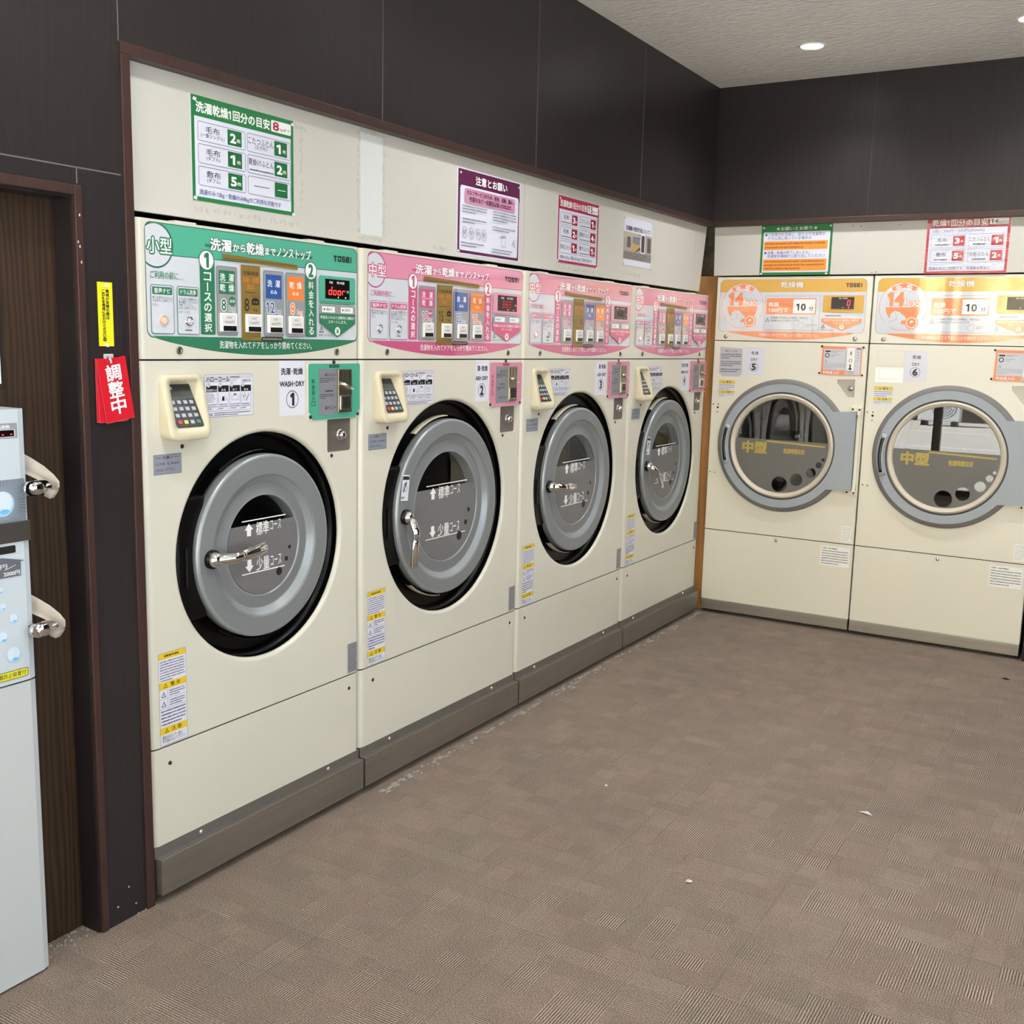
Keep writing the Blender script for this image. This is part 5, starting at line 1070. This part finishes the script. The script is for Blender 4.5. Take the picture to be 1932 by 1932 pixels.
def hasp(z0):
    mb = MB(); pl = rr(WM-.032, z0-.016, WM+.030, z0+.016, .0155, 6); mb.prism(pl, -.030, -.018, CHROME, True); h = mb.build('hasp_lock', e, label='chrome hasp lock with cloth strap')
    mb = MB(); mb.lathe(WM-.004, z0, [(.0150, -.018), (.0150, -.036), (.0125, -.038), (.0003, -.038)], CHROME, 28); mb.box(WM-.02, WM+.004, -.02, .004, z0-.008, z0+.008, STEEL); mb.build('lock_cylinder', h)
    mb = MB(); bm = bmesh.new(); ring = []
    path = [(-.004, .040, .058, .020), (.012, .020, .044, .019), (.030, .002, .028, .017), (.044, -.012, .010, .016), (.049, -.024, -.004, .015), (.042, -.034, -.014, .0135), (.028, -.036, -.016, .012), (.016, -.032, -.010, .010)]
    for px, py, pz, w_ in path:
        c = Vector((WM+px, py, z0+pz)); v = Vector((.30, -.35, .88)).normalized()*w_; ring.append([bm.verts.new(c+v*k+Vector((0, -.003*(1-k*k), 0))) for k in (-1, -.4, .4, 1)])
    for A, B in zip(ring, ring[1:]):
        for k in range(3):
            f = bm.faces.new((A[k], A[k+1], B[k+1], B[k])); f.smooth = True
    bmesh.ops.solidify(bm, geom=bm.faces[:], thickness=.002); mb.merge(bm, CLOTH); mb.build('strap', h)
    mb = MB(); mb.tube([(WM+.016, -.024, z0-.002), (WM+.024, -.033, z0+.006), (WM+.034, -.030, z0+.004), (WM+.036, -.022, z0-.004)], .0028, CHROME, 8); mb.build('staple', h)
hasp(1.1580); hasp(.8370)
mb = MB(); mb.box(-.012, .012, -.018, .018, 0, .017, mat('black_rubber', (24, 22, 22), .5), .004); o = mb.build('rubber_stopper'); o.location = (.000, -.4020, ZM); tag(o, 'small black block on top of the money machine', 'stopper')
e = notice('door_notice', 'white notice sheet edge on the wooden door at the left photo edge', 'notice', (-.0695, -.5400, 1.372), ROT)
mb = MB(); mb.box(0, .2180, -.006, 0, 0, .17, BLACKM, .001); mb.build('backing', e); mb = MB(); mb.d = -.0065; mb.rect(.008, .010, .2130, .165, mat('paper_white', (246, 246, 246), .5)); mb.build('sheet', e)
# ------------------------------------------------------------------ litter and lint on the carpet
def scrap(label, x, y, pts, m, z=.004, name='paper_scrap'):
    mb = MB(); bm = bmesh.new(); c = bm.verts.new((0, 0, .008)); vs = [bm.verts.new((a, b, h)) for a, b, h in pts]
    for k in range(len(vs)): bm.faces.new((vs[k], vs[(k+1) % len(vs)], c))
    bmesh.ops.solidify(bm, geom=bm.faces[:], thickness=.0008); mb.merge(bm, m); o = mb.build(name); o.location = (x, y, .0015); tag(o, label, 'litter'); return o
PS = mat('scrap_white', (240, 240, 242), .6)
scrap('small round scrap of white paper on the carpet, lower middle of the photo', 1.153, .901, [(-.009, -.006, .001), (.004, -.010, .004), (.011, .002, .003), (.003, .010, .001), (-.008, .006, .004)], PS)
scrap('long thin scrap of white paper on the carpet, right of the photo', 1.470, 1.648, [(-.022, .006, .001), (-.012, -.004, .004), (.026, -.008, .002), (.006, .010, .006)], PS)
scrap('dark dry leaf bit on the carpet before dryer 6', 1.682, 3.525, [(-.020, .004, .001), (-.004, -.008, .003), (.022, -.002, .001), (.006, .009, .003)], mat('leaf_dark', (46, 36, 28), .7), name='leaf_bit')
scrap('tiny white speck on the carpet before washer 2', .664, 1.37, [(-.005, -.004, .001), (.006, -.003, .001), (.002, .006, .001)], PS)
r = random.Random(11); LINT = mat('lint', (140, 134, 128), .9, noise=(60, .2))
def lint(label, spots):
    mb = MB(); bm = bmesh.new()
    for x, y, a, b in spots:
        c = bm.verts.new((x, y, .004+.003*r.random())); n = 7; vs = []
        for k in range(n):
            t_ = 2*pi*k/n; q = r.uniform(.6, 1.2); vs.append(bm.verts.new((x+a*q*math.cos(t_), y+b*q*math.sin(t_), .0004)))
        for k in range(n): bm.faces.new((c, vs[k], vs[(k+1) % n]))
    mb.merge(bm, LINT); o = mb.build('lint'); o['kind'] = 'stuff'; o['label'] = label; o['category'] = 'lint'
sp = []
for k in range(230):
    y = 3.86-2.95*r.random()**1.25; x = .026+abs(r.gauss(0, .018))+(.012 if y < 2 else 0); s_ = r.uniform(.003, .012)
    sp.append((x, y, s_*.8, s_*1.6))
for k in range(26): sp.append((.03+r.random()*.5, 3.86+r.uniform(-.02, .03), r.uniform(.003, .008), r.uniform(.003, .006)))
for k in range(22): sp.append((r.uniform(-.02, .0), -.03+r.uniform(-.03, .02), .005, .004))
for k in range(30): sp.append((r.uniform(-.065, -.01), -.17-.14*r.random(), r.uniform(.002, .007), r.uniform(.002, .007)))
lint('grey lint and dust gathered along the foot of the machines and door', sp)
